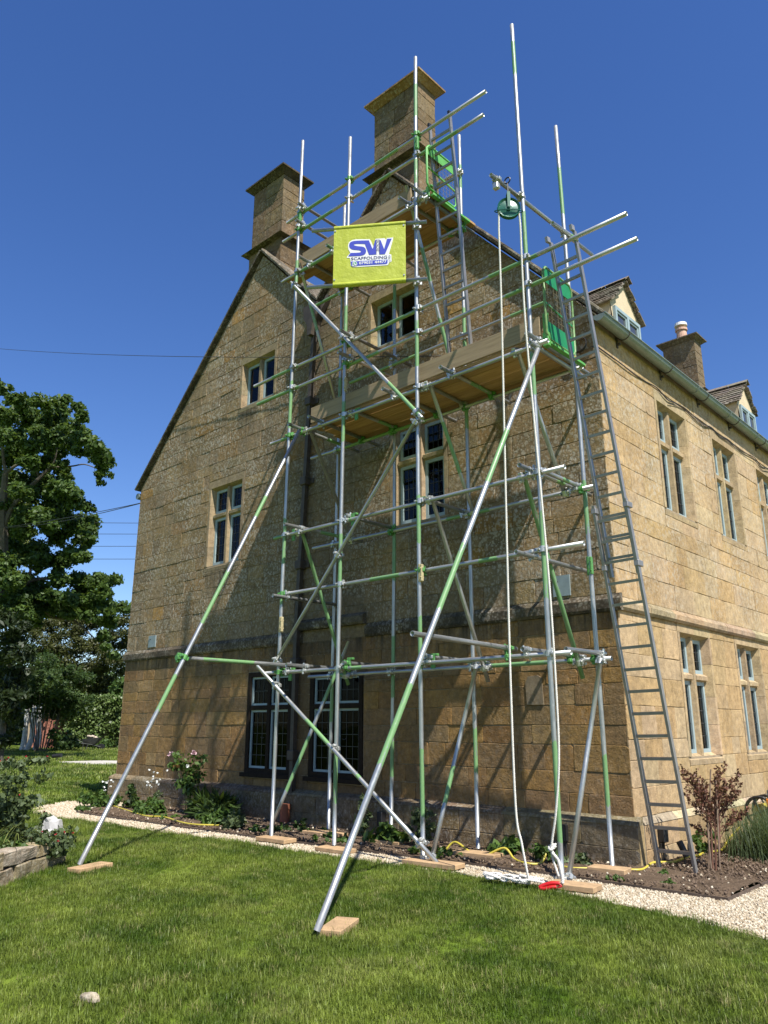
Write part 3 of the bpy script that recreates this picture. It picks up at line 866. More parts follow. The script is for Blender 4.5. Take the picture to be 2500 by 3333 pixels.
def room_behind(win, fn, u0, u1, z0, z1, curtain):
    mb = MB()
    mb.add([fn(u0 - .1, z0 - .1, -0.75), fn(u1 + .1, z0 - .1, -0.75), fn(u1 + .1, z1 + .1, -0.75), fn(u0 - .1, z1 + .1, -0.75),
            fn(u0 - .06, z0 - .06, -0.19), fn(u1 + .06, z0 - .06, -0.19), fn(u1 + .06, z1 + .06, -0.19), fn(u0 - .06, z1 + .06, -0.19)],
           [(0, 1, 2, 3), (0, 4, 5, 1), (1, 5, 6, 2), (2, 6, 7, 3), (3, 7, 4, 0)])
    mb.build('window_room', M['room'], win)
    if curtain:
        mb = MB(); n = 40
        v = []
        for i in range(n + 1):
            u = u0 + (u1 - u0) * i / n
            dd = -0.27 + 0.025 * math.sin(i * 1.35) + 0.01 * math.sin(i * 3.1)
            v += [fn(u, z0 - .04, dd), fn(u, z1, dd)]
        mb.add(v, [(2 * i, 2 * i + 2, 2 * i + 3, 2 * i + 1) for i in range(n)])
        mb.build('curtain', M['curtain'], win)

def stone_window(fn, u0, u1, z0, z1, zt=None, base=(.36, .26, .14), curtain=False, leads=(3, 5), name='window'):
    r = random.Random(int(u0 * 100 + z0 * 7))
    mb = MB()
    s = 0.065; D = -0.18
    # jamb blocks, splayed
    for side in (0, 1):
        n = 4 if z1 - z0 > 1.1 else 3
        zs = [z0 + (z1 - z0) * (k + (r.uniform(-.12, .12) if 0 < k < n else 0)) / n for k in range(n + 1)]
        for a, b in zip(zs, zs[1:]):
            mb.ct = jit(base, r, 0.10)
            e, f_, g = (u0 - s * r.uniform(.9, 1.02), u0, u0 + 0.05) if side == 0 else (u1 + s * r.uniform(.9, 1.02), u1, u1 - 0.05)
            prof = [(e, 0.002), (f_, 0.002), (g, -0.10), (g, D), (e, D)]
            nn = len(prof); gp = 0.0018
            v = [fn(p[0], a + gp, p[1]) for p in prof] + [fn(p[0], b - gp, p[1]) for p in prof]
            mb.add(v, [tuple(range(nn)), tuple(range(nn, 2 * nn))] + [(i, (i + 1) % nn, nn + (i + 1) % nn, nn + i) for i in range(nn)])
    # lintel and sill
    for a, b in ((u0 - s, (u0 + u1) / 2), ((u0 + u1) / 2, u1 + s)):
        mb.ct = jit(base, r, 0.10)
        prof = [(z1 + 0.135, 0.002), (z1, 0.002), (z1 - 0.04, -0.10), (z1 - 0.04, D), (z1 + 0.135, D)]
        nn = 5; v = [fn(a + .0015, p[0], p[1]) for p in prof] + [fn(b - .0015, p[0], p[1]) for p in prof]
        mb.add(v, [tuple(range(nn)), tuple(range(nn, 2 * nn))] + [(i, (i + 1) % nn, nn + (i + 1) % nn, nn + i) for i in range(nn)])
    mb.ct = jit(base, r, 0.10)
    prof = [(z0 - 0.095, 0.002), (z0 - 0.035, 0.006), (z0 + 0.03, -0.10), (z0 + 0.03, D), (z0 - 0.095, D)]
    nn = 5; v = [fn(u0 - s, p[0], p[1]) for p in prof] + [fn(u1 + s, p[0], p[1]) for p in prof]
    mb.add(v, [tuple(range(nn)), tuple(range(nn, 2 * nn))] + [(i, (i + 1) % nn, nn + (i + 1) % nn, nn + i) for i in range(nn)])
    win = mb.build(name, M['dressed'], house, tint=True)
    um = (u0 + u1) / 2; mw = 0.05
    mb = MB(); mb.ct = jit(base, r, 0.1)
    prof = [(um - mw, -0.10), (um - 0.028, -0.045), (um + 0.028, -0.045), (um + mw, -0.10), (um + mw, D + .002), (um - mw, D + .002)]
    nn = 6; v = [fn(p[0], z0 + .001, p[1]) for p in prof] + [fn(p[0], z1 - .03, p[1]) for p in prof]
    mb.add(v, [tuple(range(nn)), tuple(range(nn, 2 * nn))] + [(i, (i + 1) % nn, nn + (i + 1) % nn, nn + i) for i in range(nn)])
    mb.build('mullion', M['dressed'], win, tint=True)
    rows = [(z0 + 0.03, z1 - 0.04)]
    if zt:
        mb = MB(); mb.ct = jit(tuple(min(.6, c * 1.15) for c in base), r, 0.1)
        for a, b in ((u0 + .045, um - mw - .001), (um + mw + .001, u1 - .045)):
            prof = [(zt - .05, -0.10), (zt - .03, -0.05), (zt + .02, -0.045), (zt + .05, -0.10), (zt + .05, D + .002), (zt - .05, D + .002)]
            v = [fn(a, p[0], p[1]) for p in prof] + [fn(b, p[0], p[1]) for p in prof]
            mb.add(v, [tuple(range(6)), tuple(range(6, 12))] + [(i, (i + 1) % 6, 6 + (i + 1) % 6, 6 + i) for i in range(6)])
        mb.build('transom', M['dressed'], win, tint=True)
        rows = [(z0 + 0.03, zt - 0.05), (zt + 0.05, z1 - 0.04)]
    for a, b in ((u0 + 0.05, um - mw), (um + mw, u1 - 0.05)):
        for c, d in rows:
            nz = max(2, round((d - c) / 0.165)) if leads else 0
            casement(win, fn, a, b, c, d, -0.112, leads[0] if leads else 0, nz)
    room_behind(win, fn, u0, u1, z0, z1, curtain)
    return win

GB = (.33, .255, .155)
stone_window(fnG, *WG['attic_l'], base=GB, leads=None)
stone_window(fnG, *WG['attic_r'], base=GB, leads=None)
stone_window(fnG, *WG['first_l'], zt=5.07, base=GB)
stone_window(fnG, *WG['first_c'], zt=5.02, base=GB)
for w in WF[:10]:
    zt = 5.01 if w[2] > 3 else 1.96
    stone_window(fnF, *w, zt=zt, base=(.42, .32, .19), curtain=True)

def timber_window(u0, u1, z0, z1, zt):
    mb = MB(); f = 0.075; um = (u0 + u1) / 2
    for a, b, c, d in ((u0, u0 + f, z0, z1), (u1 - f, u1, z0, z1), (u0 + f, u1 - f, z1 - f, z1), (u0 + f, u1 - f, z0, z0 + f),
                       (um - .035, um + .035, z0 + f, z1 - f), (u0 + f, um - .035, zt - .035, zt + .035), (um + .035, u1 - f, zt - .035, zt + .035)):
        mb.prism([(a, c), (b, c), (b, d), (a, d)], fnG, -0.10, 0.008)
    win = mb.build('window', M['timber'], house)
    mb = MB(); mb.prism([(u0 - .06, z0 - .055), (u1 + .06, z0 - .055), (u1 + .06, z0 + .004), (u0 - .06, z0 + .004)], fnG, -0.06, 0.055)
    mb.build('sill', M['timber'], win)
    for a, b in ((u0 + f, um - .035), (um + .035, u1 - f)):
        casement(win, fnG, a, b, z0 + f, zt - .035, -0.035, 3, 5, 0.032, 'dark_glass')
        casement(win, fnG, a, b, zt + .035, z1 - f, -0.035, 3, 2, 0.032, 'dark_glass')
    mb = MB()
    for s_ in (-1, 1):
        mb.path(smooth_path([(um + s_ * .12, 0.03, zt - .45), (um + s_ * .17, 0.02, zt - .46), (um + s_ * .2, 0.025, zt - .44)], 4), 0.005, 5)
    mb.build('window_catch', M['lead'], win)
    room_behind(win, fnG, u0, u1, z0, z1, False)
timber_window(*WT['ground_l'], 1.64)
timber_window(*WT['ground_r'], 1.64)

# ------------------------------------------------------------------ roofs and copings
mb = MB(); mb.ct = (.20, .175, .135)
def slope(pa, pb, courses_):
    # stepped stone-slate slope between eaves line x/z pa and ridge pb
    n = courses_
    for k in range(n):
        t0, t1 = k / n, (k + 1) / n
        xa = pa[0] + (pb[0] - pa[0]) * t0; za = pa[1] + (pb[1] - pa[1]) * t0
        xb = pa[0] + (pb[0] - pa[0]) * t1; zb = pa[1] + (pb[1] - pa[1]) * t1
        h = 0.03
        mb.ct = jit((.20, .175, .135), rs, 0.15)
        v = [(xa, 0.2, za), (xa, LEN, za), (xa, 0.2, za + h), (xa, LEN, za + h), (xb, 0.2, zb), (xb, LEN, zb)]
        mb.add(v, [(0, 1, 3, 2), (2, 3, 5, 4)])
slope((0.10, 6.02), (-3.33, 9.92), 22); slope((-4.965, 8.2), (-3.33, 9.92), 12)
slope((-4.965, 8.2), (-6.6, 9.95), 12); slope((XL - 0.1, 6.05), (-6.6, 9.95), 22)
roof = mb.build('roof', M['slate'], house, tint=True)

def coping(xa, za, xb, zb, n, r):
    dx, dz = xb - xa, zb - za
    L = math.hypot(dx, dz); ux, uz = dx / L, dz / L
    nx, nz = -uz, ux
    if nz < 0: nx, nz = -nx, -nz
    ts = [0]
    for i in range(n): ts.append(ts[-1] + r.uniform(0.8, 1.25))
    ts = [t / ts[-1] for t in ts]
    for a, b in zip(ts, ts[1:]):
        mb = MB(); mb.ct = jit((.20, .165, .12), r, 0.2)
        g = 0.004; h = 0.07 + r.uniform(-.004, .004)
        p = [(xa + dx * a + ux * g, za + dz * a + uz * g), (xa + dx * b - ux * g, za + dz * b - uz * g)]
        prof = [(-0.085, 0.0), (-0.09, h * .5), (-0.075, h * .8), (0.12, h), (0.30, h * .7), (0.30, -0.01)]
        v = []
        for q in p:
            for (y, e) in prof: v.append((q[0] + nx * e, y, q[1] + nz * e))
        m = len(prof)
        mb.add(v, [tuple(range(m)), tuple(range(m, 2 * m))[::-1]] + [(i, m + i, m + (i + 1) % m, (i + 1) % m) for i in range(m)])
        mb.build('coping_stone', M['string'], house, tint=True)
rc = random.Random(3)
coping(XL - 0.10, 6.11, -6.6, 10.06, 8, rc); coping(-6.6, 10.06, -4.98, 8.34, 3, rc)
coping(0.13, 6.06, -3.33, 10.03, 8, rc); coping(-3.33, 10.03, -4.95, 8.33, 3, rc)
# ------------------------------------------------------------------ chimneys
def chimney(x0, x1, y0, y1, zb, zw, zt, cap, capmat, pot=False, base_out=0.09, r=random.Random(2)):
    core = MB(); core.ct = (.2, .16, .1)
    core.box(x0 + .012, x1 - .012, y0 + .012, y1 - .012, zb, zt)
    ch = core.build('chimney', M['mortar'], house, tint=True)
    mb = MB()
    def ringstones(z0, z1, o):
        zs = courses(z0, z1, 0.27, r)
        for c, d in zip(zs, zs[1:]):
            for fn, a, b in ((lambda u, w, dd: (u, y0 - o - dd, w), x0 - o, x1 + o), (lambda u, w, dd: (x1 + o + dd, u, w), y0 - o, y1 + o),
                             (lambda u, w, dd: (x0 - o - dd, u, w), y0 - o, y1 + o), (lambda u, w, dd: (u, y1 + o + dd, w), x0 - o, x1 + o)):
                u = a; off = r.uniform(.25, .5)
                while u < b - 0.01:
                    L = off if u == a else r.uniform(.35, .6)
                    if b - u - L < 0.16: L = b - u
                    i = 0.003
                    stone_into(mb, [(u + i, c + i), (u + L - i, c + i), (u + L - i, d - i), (u + i, d - i)], fn, r.uniform(-.001, .003), jit((.235, .165, .09), r, .12), r)
                    u += L
    ringstones(zw, zt, 0.0)
    ringstones(zb, zw - 0.05, base_out)
    stuff(mb.build('chimney_stone', M['chimney'], ch, tint=True))
    mb = MB(); mb.ct = (.17, .135, .09)
    o = base_out + 0.12
    def frust(z0, o0, z1, o1):
        v = [(x0 - o0, y0 - o0, z0), (x1 + o0, y0 - o0, z0), (x1 + o0, y1 + o0, z0), (x0 - o0, y1 + o0, z0), (x0 - o1, y0 - o1, z1), (x1 + o1, y0 - o1, z1), (x1 + o1, y1 + o1, z1), (x0 - o1, y1 + o1, z1)]
        mb.add(v, [(0, 3, 2, 1), (4, 5, 6, 7), (0, 1, 5, 4), (1, 2, 6, 5), (2, 3, 7, 6), (3, 0, 4, 7)])
    frust(zw - 0.075, base_out - .02, zw - 0.045, o); frust(zw - 0.044, o, zw + 0.05, 0.004)
    mb.build('weathering_course', M['string'], ch, tint=True)
    mb = MB(); mb.ct = capmat[1]
    frust(zt, 0.01, zt + 0.085, cap - .02); frust(zt + 0.086, cap, zt + 0.118, cap); frust(zt + 0.119, cap, zt + 0.14, 0.02)
    mb.build('chimney_cap', M[capmat[0]], ch, tint=True)
    if pot:
        xm, ym = x0 + (x1 - x0) * 0.55, (y0 + y1) / 2
        mb = MB()
        mb.cyl((xm, ym, zt + .16), (xm, ym, zt + .46), 0.15, 0.125, 16); mb.cyl((xm, ym, zt + .46), (xm, ym, zt + .52), 0.16, 0.16, 16)
        mb.cyl((xm, ym, zt + .525), (xm, ym, zt + .60), 0.10, 0.10, 12)
        mb.build('chimney_pot', M['pot'], ch)
        mb = MB(); mb.cyl((xm, ym, zt + .60), (xm, ym, zt + .68), 0.17, 0.16, 16); mb.cyl((xm, ym, zt + .681), (xm, ym, zt + .74), 0.15, 0.05, 16)
        mb.build('pot_cowl', M['white'], ch)
chimney(-7.17, -6.24, 0.12, 0.65, 8.4, 10.34, 11.71, 0.13, ('chimney', (.085, .068, .045)), base_out=0.025)
chimney(-3.81, -2.82, 0.12, 0.56, 8.2, 10.27, 11.61, 0.13, ('facade', (.27, .17, .075)), base_out=0.025)
chimney(-3.66, -2.80, 11.43, 11.89, 9.0, 9.85, 11.34, 0.13, ('chimney', (.16, .13, .09)), pot=True)

# ------------------------------------------------------------------ dormers with individual slates
def dormer(y0, dz=0.0):
    xf = -0.40; y1 = y0 + 0.90; ym = (y0 + y1) / 2; ze = 7.09 + dz; zr = 7.56 + dz; zb = 6.35
    mb = MB()
    xb = lambda z: (6.02 - z) / 1.137 - 0.05
    v = [(xf, y0, zb), (xf, y1, zb), (xf, y1, ze), (xf, ym, zr), (xf, y0, ze), (xb(zb), y0, zb), (xb(zb), y1, zb), (xb(ze), y1, ze), (xb(zr), ym, zr), (xb(ze), y0, ze)]
    mb.add(v, [(0, 1, 2, 3, 4), (0, 4, 9, 5), (1, 6, 7, 2), (4, 3, 8, 9), (3, 2, 7, 8)])
    d = mb.build('dormer', M['render'], house)
    # window
    fn = lambda u, w, dd: (xf + dd, u, w)
    a, b, c, e = y0 + 0.06, y1 - 0.06, 6.42, 7.03 + dz
    mb = MB(); f = 0.05; um = (a + b) / 2
    for p in ((a, a + f, c, e), (b - f, b, c, e), (a + f, b - f, e - f, e), (a + f, b - f, c, c + f), (um - .03, um + .03, c + f, e - f)):
        mb.prism([(p[0], p[2]), (p[1], p[2]), (p[1], p[3]), (p[0], p[3])], fn, 0.002, 0.045)
    mb.build('window_frame', M['frame'], d)
    mb = MB()
    for p, q in ((a + f, um - .03), (um + .03, b - f)):
        for s in ((p, p + .03, c + f, e - f), (q - .03, q, c + f, e - f), (p + .03, q - .03, e - f - .03, e - f), (p + .03, q - .03, c + f, c + f + .03)):
            mb.prism([(s[0], s[2]), (s[1], s[2]), (s[1], s[3]), (s[0], s[3])], fn, 0.004, 0.03)
    mb.build('window_sash', M['frame'], d)
    mb = MB(); mb.prism([(a + f, c + f), (b - f, c + f), (b - f, e - f), (a + f, e - f)], fn, 0.003, 0.012)
    mb.build('pane', M['dpane'], d)
    # slates: two pitches, courses run along x
    r = random.Random(int(y0 * 10))
    n_c = 9
    for side in (-1, 1):
        over = 0.055
        ex = ym + side * ((y1 - y0) / 2 + over); ez = ze - over * (zr - ze) / ((y1 - y0) / 2)
        dy, dz = (ym - ex), (zr + 0.02 - ez)
        L = math.hypot(dy, dz); uy, uz = dy / L, dz / L
        ny, nz = -uz * (1 if side > 0 else -1) * -1, abs(uy)
        ny = side * abs(uz)
        for k in range(n_c):
            t0 = k / n_c; t1 = min(1.0, (k + 1.9) / n_c)
            zc = ez + dz * t0
            x_front = xf + 0.07; x_back = xb(zc) - 0.1
            if side > 0 : x_back = x_back
            x = x_front + r.uniform(-.015, .015)
            while x > x_back:
                w = r.uniform(0.14, 0.30)
                th = r.uniform(0.014, 0.026)
                lift0, lift1 = 0.034 + r.uniform(0, .010), 0.010
                j0 = r.uniform(-.012, .012)
                P = []
                for (tt, lf) in ((t0, lift0), (t1, lift1)):
                    for xx in (x, x - w + 0.004):
                        yy = ex + dy * tt - (uy * j0 if tt == t0 else 0); zz = ez + dz * tt - (uz * j0 if tt == t0 else 0)
                        P.append((xx, yy + ny * (lf - th), zz + nz * (lf - th))); P.append((xx, yy + ny * lf, zz + nz * lf))
                mb = MB(); mb.ct = jit(r.choice([(.17, .145, .115), (.21, .18, .145), (.14, .12, .10), (.25, .22, .18)]), r, .2)
                mb.add(P, [(0, 2, 3, 1), (4, 5, 7, 6), (1, 3, 7, 5), (0, 4, 6, 2), (0, 1, 5, 4), (2, 6, 7, 3)])
                mb.build('slate', M['slate'], d, tint=True)
                x -= w
    mb = MB(); x = xf + 0.11
    while x > xb(zr) - .1:
        mb.ct = jit((.26, .23, .18), r, .15)
        w = 0.38
        for s in (-1, 1):
            mb.add([(x, ym, zr + .085), (x - w + .006, ym, zr + .085), (x - w + .006, ym + s * .11, zr + .0), (x, ym + s * .11, zr + .0), (x, ym, zr + .08), (x, ym + s * .11, zr - .025)], [(0, 1, 2, 3), (0, 3, 5, 4)])
        x -= w
    mb.build('ridge_stone', M['slate'], d, tint=True)
M['dpane'] = simple('dormer_glass', (0.05, 0.055, 0.065), 0.08, spec=0.6)
dormer(1.33); dormer(6.30, .09); dormer(11.2, .09)

# ------------------------------------------------------------------ gutter, pipes, cables, small fixed fittings
mb = MB(); n = 10; gx, gz, gr = 0.105, 6.075, 0.078
v = []
for yy in (-0.10, LEN):
    for i in range(n + 1):
        a = math.pi + math.pi * i / n
        v.append((gx + gr * math.cos(a), yy, gz + gr * math.sin(a)))
    for i in range(n + 1):
        a = 2 * math.pi - math.pi * i / n
        v.append((gx + (gr - .006) * math.cos(a), yy, gz + (gr - .006) * math.sin(a)))
m_ = 2 * (n + 1)
mb.add(v, [(i, (i + 1) % m_, m_ + (i + 1) % m_, m_ + i) for i in range(m_)])
mb.add([v[i] for i in range(n + 1)], [tuple(range(n + 1))])
mb.path([(gx - gr, -0.10, gz), (gx - gr, LEN, gz)], 0.010, 6); mb.path([(gx + gr, -0.10, gz), (gx + gr, LEN, gz)], 0.012, 6)
gutter = mb.build('gutter', M['zinc'], house)
y = 0.55
while y < LEN:
    mb = MB()
    mb.path([(gx + (gr + .004) * math.cos(math.pi + math.pi * i / 8), y, gz + (gr + .004) * math.sin(math.pi + math.pi * i / 8)) for i in range(9)], 0.007, 6)
    mb.box(0.0, gx - gr + .02, y - .012, y + .012, gz - .13, gz - .10); mb.box(0.0, 0.012, y - .02, y + .02, gz - .16, gz - .02)
    mb.build('gutter_bracket', M['iron'], gutter)
    if (y * 10) % 3 < 1.6:
        mb = MB(); mb.path([(gx + (gr + .002) * math.cos(math.pi + math.pi * i / 8), y + .9, gz + (gr + .002) * math.sin(math.pi + math.pi * i / 8)) for i in range(9)], 0.010, 6)
        mb.build('gutter_joint', M['zinc'], gutter)
    y += 1.27
mb = MB(); mb.cyl((XL - 0.10, -0.02, 6.0), (XL - 0.10, LEN, 5.99), 0.065, n=12)
mb.build('gutter', M['zinc'], house)

mb = MB()
def pipe_run(z0, z1, x0, x1): mb.obox((x0, -0.075, z0), (x1, -0.075, z1), 0.072, 0.072, (1, 0, 0))
pipe_run(0.14, 2.55, -5.215, -5.21); pipe_run(2.55, 2.95, -5.21, -5.205); pipe_run(2.951, 7.70, -5.205, -5.0)
pipe = mb.build('downpipe', M['iron'], house)
for z in (0.95, 2.28, 3.78, 5.14, 6.5):
    xx = -5.21 + (0.2 * max(0, z - 2.95) / 4.75)
    mb = MB(); mb.bbox(xx - .068, xx + .068, -0.142, -0.02, z - .07, z + .07, .01); mb.bbox(xx - .14, xx + .14, -0.03, -0.006, z - .045, z + .045, .006)
    mb.build('pipe_socket', M['iron'], pipe)
mb = MB()
mb.prism([(-5.17, 8.22), (-4.83, 8.22), (-4.86, 8.0), (-4.93, 7.86), (-4.96, 7.66), (-5.05, 7.66), (-5.07, 7.86), (-5.15, 8.0)], fnG, 0.01, 0.19)
mb.build('rain_hopper', M['iron'], pipe)
mb = MB(); mb.obox((-4.86, -0.08, 8.05), (-4.70, -0.03, 8.33), .08, .08, (0, 1, 0))
mb.build('hopper_outlet', M['iron'], pipe)

for (xa, xb_, za, zb_) in ((-9.60, -9.36, 2.80, 3.02), (-0.77, -0.55, 2.80, 3.04)):
    mb = MB(); mb.prism([(xa, za), (xb_, za), (xb_, zb_), (xa, zb_)], fnG, 0.0, 0.02)
    pl = mb.build('cover_plate', M['plaque'], house)
    mb = MB(); mb.cyl((xa + .06, -0.02, zb_ - .07), (xa + .06, -0.028, zb_ - .07), 0.012, n=8); mb.build('plate_screw', M['black'], pl)
for (fx, loc) in (('g', (-9.49, -0.165, 0.24)), ('g', (-0.74, -0.165, 0.30)), ('f', (0.10, 0.44, 0.29)), ('g', (-3.36, -0.165, 0.24))):
    mb = MB(); x, y, z = loc
    if fx == 'g': mb.bbox(x - .045, x + .045, -0.20, -0.118, z - .10, z + .07, .008); mb.path([(x, -0.15, z - .1), (x - .01, -0.15, 0.0)], .014, 6); mb.path([(x + .02, -0.145, z - .1), (x + .025, -0.145, 0.0)], .008, 6)
    else: mb.bbox(0.05, 0.12, y - .05, y + .05, z - .08, z + .07, .008); mb.path([(0.08, y - .01, z - .08), (0.07, y + .02, 0.0)], .012, 6); mb.path([(0.08, y + .015, z - .08), (0.075, y - .01, 0.0)], .008, 6)
    mb.build('junction_box', M['black'], house)
mb = MB()
pts = [(0.012, 0.0 + 0.02, 5.72)] + [(0.014 + 0.006 * math.sin(k * 1.7), 0.35 + k * 0.32, 5.715 + 0.022 * math.sin(k * 2.1) - 0.03 * (k % 4 == 1)) for k in range(46)]
mb.path(smooth_path(pts, 4), 0.0075, 5)
mb.path(smooth_path([(p[0], p[1], p[2] - 0.04 - 0.02 * math.sin(p[1] * 1.3)) for p in pts[6:]], 4), 0.005, 5)
mb.path(smooth_path([(-0.06, -0.012, 5.74), (-0.02, -0.014, 5.73), (0.006, -0.008, 5.725), (0.012, 0.02, 5.72)], 4), 0.006, 5)
mb.build('facade_cable', M['cable'], house)
mb2 = MB(); mb2.ct = (.25, .20, .135); mb2.prism([(-1.20, 1.60), (-0.98, 1.60), (-0.99, 1.90), (-1.05, 1.93), (-1.17, 1.92), (-1.21, 1.85)], fnG, 0.0, 0.014)
mb2.build('patch_stone', M['dressed'], house, tint=True)

# ================================================================== SCAFFOLD
scaf = thing('scaffold', 'green marked galvanised tube scaffold with two boarded decks standing against the gable', 'scaffold', (-2.0, -0.85, 0))
RT = 0.02415
rt = random.Random(21)
def tube(name, p0, p1, bands=None, parent=None, n=14):
    p0, p1 = Vector(p0), Vector(p1)
    d = p1 - p0; L = d.length
    if bands is None:
        bands = []
        k = rt.random()
        if k < 0.30: a = rt.uniform(0, .75); bands = [(a, a + rt.uniform(.12, .4))]
        elif k < 0.42: bands = [(-0.1, 1.1)]
    zs = {0.0: 0, L: 0}
    def pv(t):
        v = 0.0
        for a, b in bands:
            if a * L <= t <= b * L: v = 1.0
        return v
    ts = [0.0, L]
    for a, b in bands:
        for e in (a * L, b * L):
            for o in (-0.03, 0.03):
                if 0 < e + o < L: ts.append(e + o)
    k = max(1, int(L / 0.8))
    ts += [L * i / k for i in range(1, k)]
    ts = sorted(set(round(t, 4) for t in ts))
    V = []; Fc = []; A = []
    # shallow bow, real tubes are never quite straight
    bow = rt.uniform(-1, 1) * 0.0009 * L * L * 0.35; ba = rt.uniform(0, 6.28)
    for t in ts:
        o = bow * (1 - (2 * t / L - 1) ** 2)
        for i in range(n):
            a = 2 * math.pi * i / n
            V.append((math.cos(a) * RT + o * math.cos(ba), math.sin(a) * RT + o * math.sin(ba), t)); A.append(pv(t))
    N = len(ts)
    for r_ in range(N - 1):
        for i in range(n):
            Fc.append((r_ * n + i, r_ * n + (i + 1) % n, (r_ + 1) * n + (i + 1) % n, (r_ + 1) * n + i))
    sm = [True] * len(Fc)
    for end, base in ((0, 0), (1, (N - 1) * n)):
        t = ts[0] if end == 0 else ts[-1]; s = 1 if end == 0 else -1
        k1 = len(V)
        for dd in (0, 0.12):
            for i in range(n):
                a = 2 * math.pi * i / n
                V.append((math.cos(a) * (RT - .0042), math.sin(a) * (RT - .0042), t + s * dd)); A.append(0)
        for i in range(n):
            j = (i + 1) % n
            Fc.append((base + i, base + j, k1 + j, k1 + i)); Fc.append((k1 + i, k1 + j, k1 + n + j, k1 + n + i)); sm += [False, True]
        Fc.append(tuple(range(k1 + n, k1 + 2 * n))); sm.append(False)
    me = bpy.data.meshes.new(name); me.from_pydata(V, [], Fc); me.materials.append(M['tube'])
    me.polygons.foreach_set('use_smooth', sm)
    at = me.attributes.new('paint', 'FLOAT', 'POINT'); at.data.foreach_set('value', A)
    q = d.to_track_quat('Z', 'Y').to_matrix().to_4x4()
    return link(bpy.data.objects.new(name, me), parent or scaf, Matrix.Translation(p0) @ q)

# clamp: one half of a coupler, gripping a tube that runs along local Z, jaw towards +Y
def clamp_mesh(mats):
    mb = MB()
    n = 12
    for r_, h in ((0.0305, 0.024),):
        mb.cyl((0, 0, -h * 1.2), (0, 0, h * 1.2), r_ * 1.07, n=n)
    mb.bbox(-0.020, 0.020, 0.012, 0.040, -0.022, 0.022, .004)
    mb.bbox(-0.054, -0.026, -0.016, 0.020, -0.022, 0.022, .005); mb.bbox(0.026, 0.054, -0.016, 0.020, -0.022, 0.022, .005)
    mb.cyl((0.043, -0.046, 0), (0.043, 0.052, 0), 0.0075, n=6); mb.cyl((0.043, -0.038, 0), (0.043, -0.016, 0), 0.015, n=6)
    me = mb.mesh('clamp', mats)
    return me
CLAMP = [clamp_mesh(M['clamp']), clamp_mesh(M['clampg']), clamp_mesh(M['rust'])]
NCL = [0]
def clamp(p, axis, toward, kind=0):
    z = Vector(axis).normalized(); y = Vector(toward); y = (y - z * y.dot(z))
    if y.length < 1e-5: y = z.orthogonal()
    y.normalize(); x = y.cross(z)
    if rt.random() < 0.5: x, z = -x, -z
    m = Matrix((x, y, z)).transposed().to_4x4(); m.translation = Vector(p)
    link(bpy.data.objects.new('clamp', CLAMP[kind]), scaf, m); NCL[0] += 1
def coupler(a0, a1, b0, b1, kind=None):
    # clamps where tube a passes closest to tube b
    a0, a1, b0, b1 = map(Vector, (a0, a1, b0, b1))
    u, v, w = (a1 - a0), (b1 - b0), a0 - b0
    A, B, Cc, D, E_ = u.dot(u), u.dot(v), v.dot(v), u.dot(w), v.dot(w)
    den = A * Cc - B * B
    s = (B * E_ - Cc * D) / den; t = (A * E_ - B * D) / den
    s = min(1, max(0, s)); t = min(1, max(0, t))
    p, q = a0 + u * s, b0 + v * t
    if (p - q).length > 0.15: return
    if kind is None: kind = rt.choice([0, 0, 0, 1])
    clamp(p, u, q - p, kind); clamp(q, v, p - q, kind)

YF, YB = -1.30, -0.38
XS = {'FL': (-4.14, -4.00, 10.22), 'FM': (-3.02, -2.93, 9.64), 'FC': (-1.70, -1.67, 10.2), 'FR': (-0.095, -0.13, 9.6),
      'BL': (-4.10, -3.99, 9.55), 'BM': (-2.99, -2.90, 7.95), 'BC': (-1.685, -1.65, 9.5), 'BR': (-0.085, -0.13, 8.72)}
BAND = {'FL': [(3.45, 4.1), (5.4, 6.15), (7.7, 8.1), (8.75, 8.95), (2.9, 3.05)], 'FM': [(.5, 1.15), (3.0, 3.7), (6.35, 6.9), (4.9, 5.5)], 'FC': [(.45, 1.15), (1.95, 2.55), (3.35, 3.95), (5.55, 6.2), (8.15, 8.55), (9.2, 9.75)],
        'FR': [(.35, 1.25), (2.55, 3.45), (4.7, 5.2), (6.4, 6.95), (8.85, 9.35)], 'BL': [(6.15, 6.5), (1.4, 1.9)], 'BM': [(.75, 1.2), (1.7, 2.5), (3.2, 4.0), (7.2, 7.6)], 'BC': [(.85, 1.35), (6.1, 6.75), (8.6, 9.0), (5.0, 5.4)], 'BR': [(3.35, 4.0), (5.4, 6.0), (7.4, 8.1), (.6, 1.1)]}
STD = {}
for k, (xa, xb_, zt) in XS.items():
    y = YF if k[0] == 'F' else YB
    z0 = 0.065
    if k == 'FC': z0 = 0.07
    p0, p1 = (xa, y, z0), (xb_, y, zt)
    STD[k] = (p0, p1)
    tube('standard', p0, p1, [((a - z0) / (zt - z0), (b - z0) / (zt - z0)) for a, b in BAND[k]])
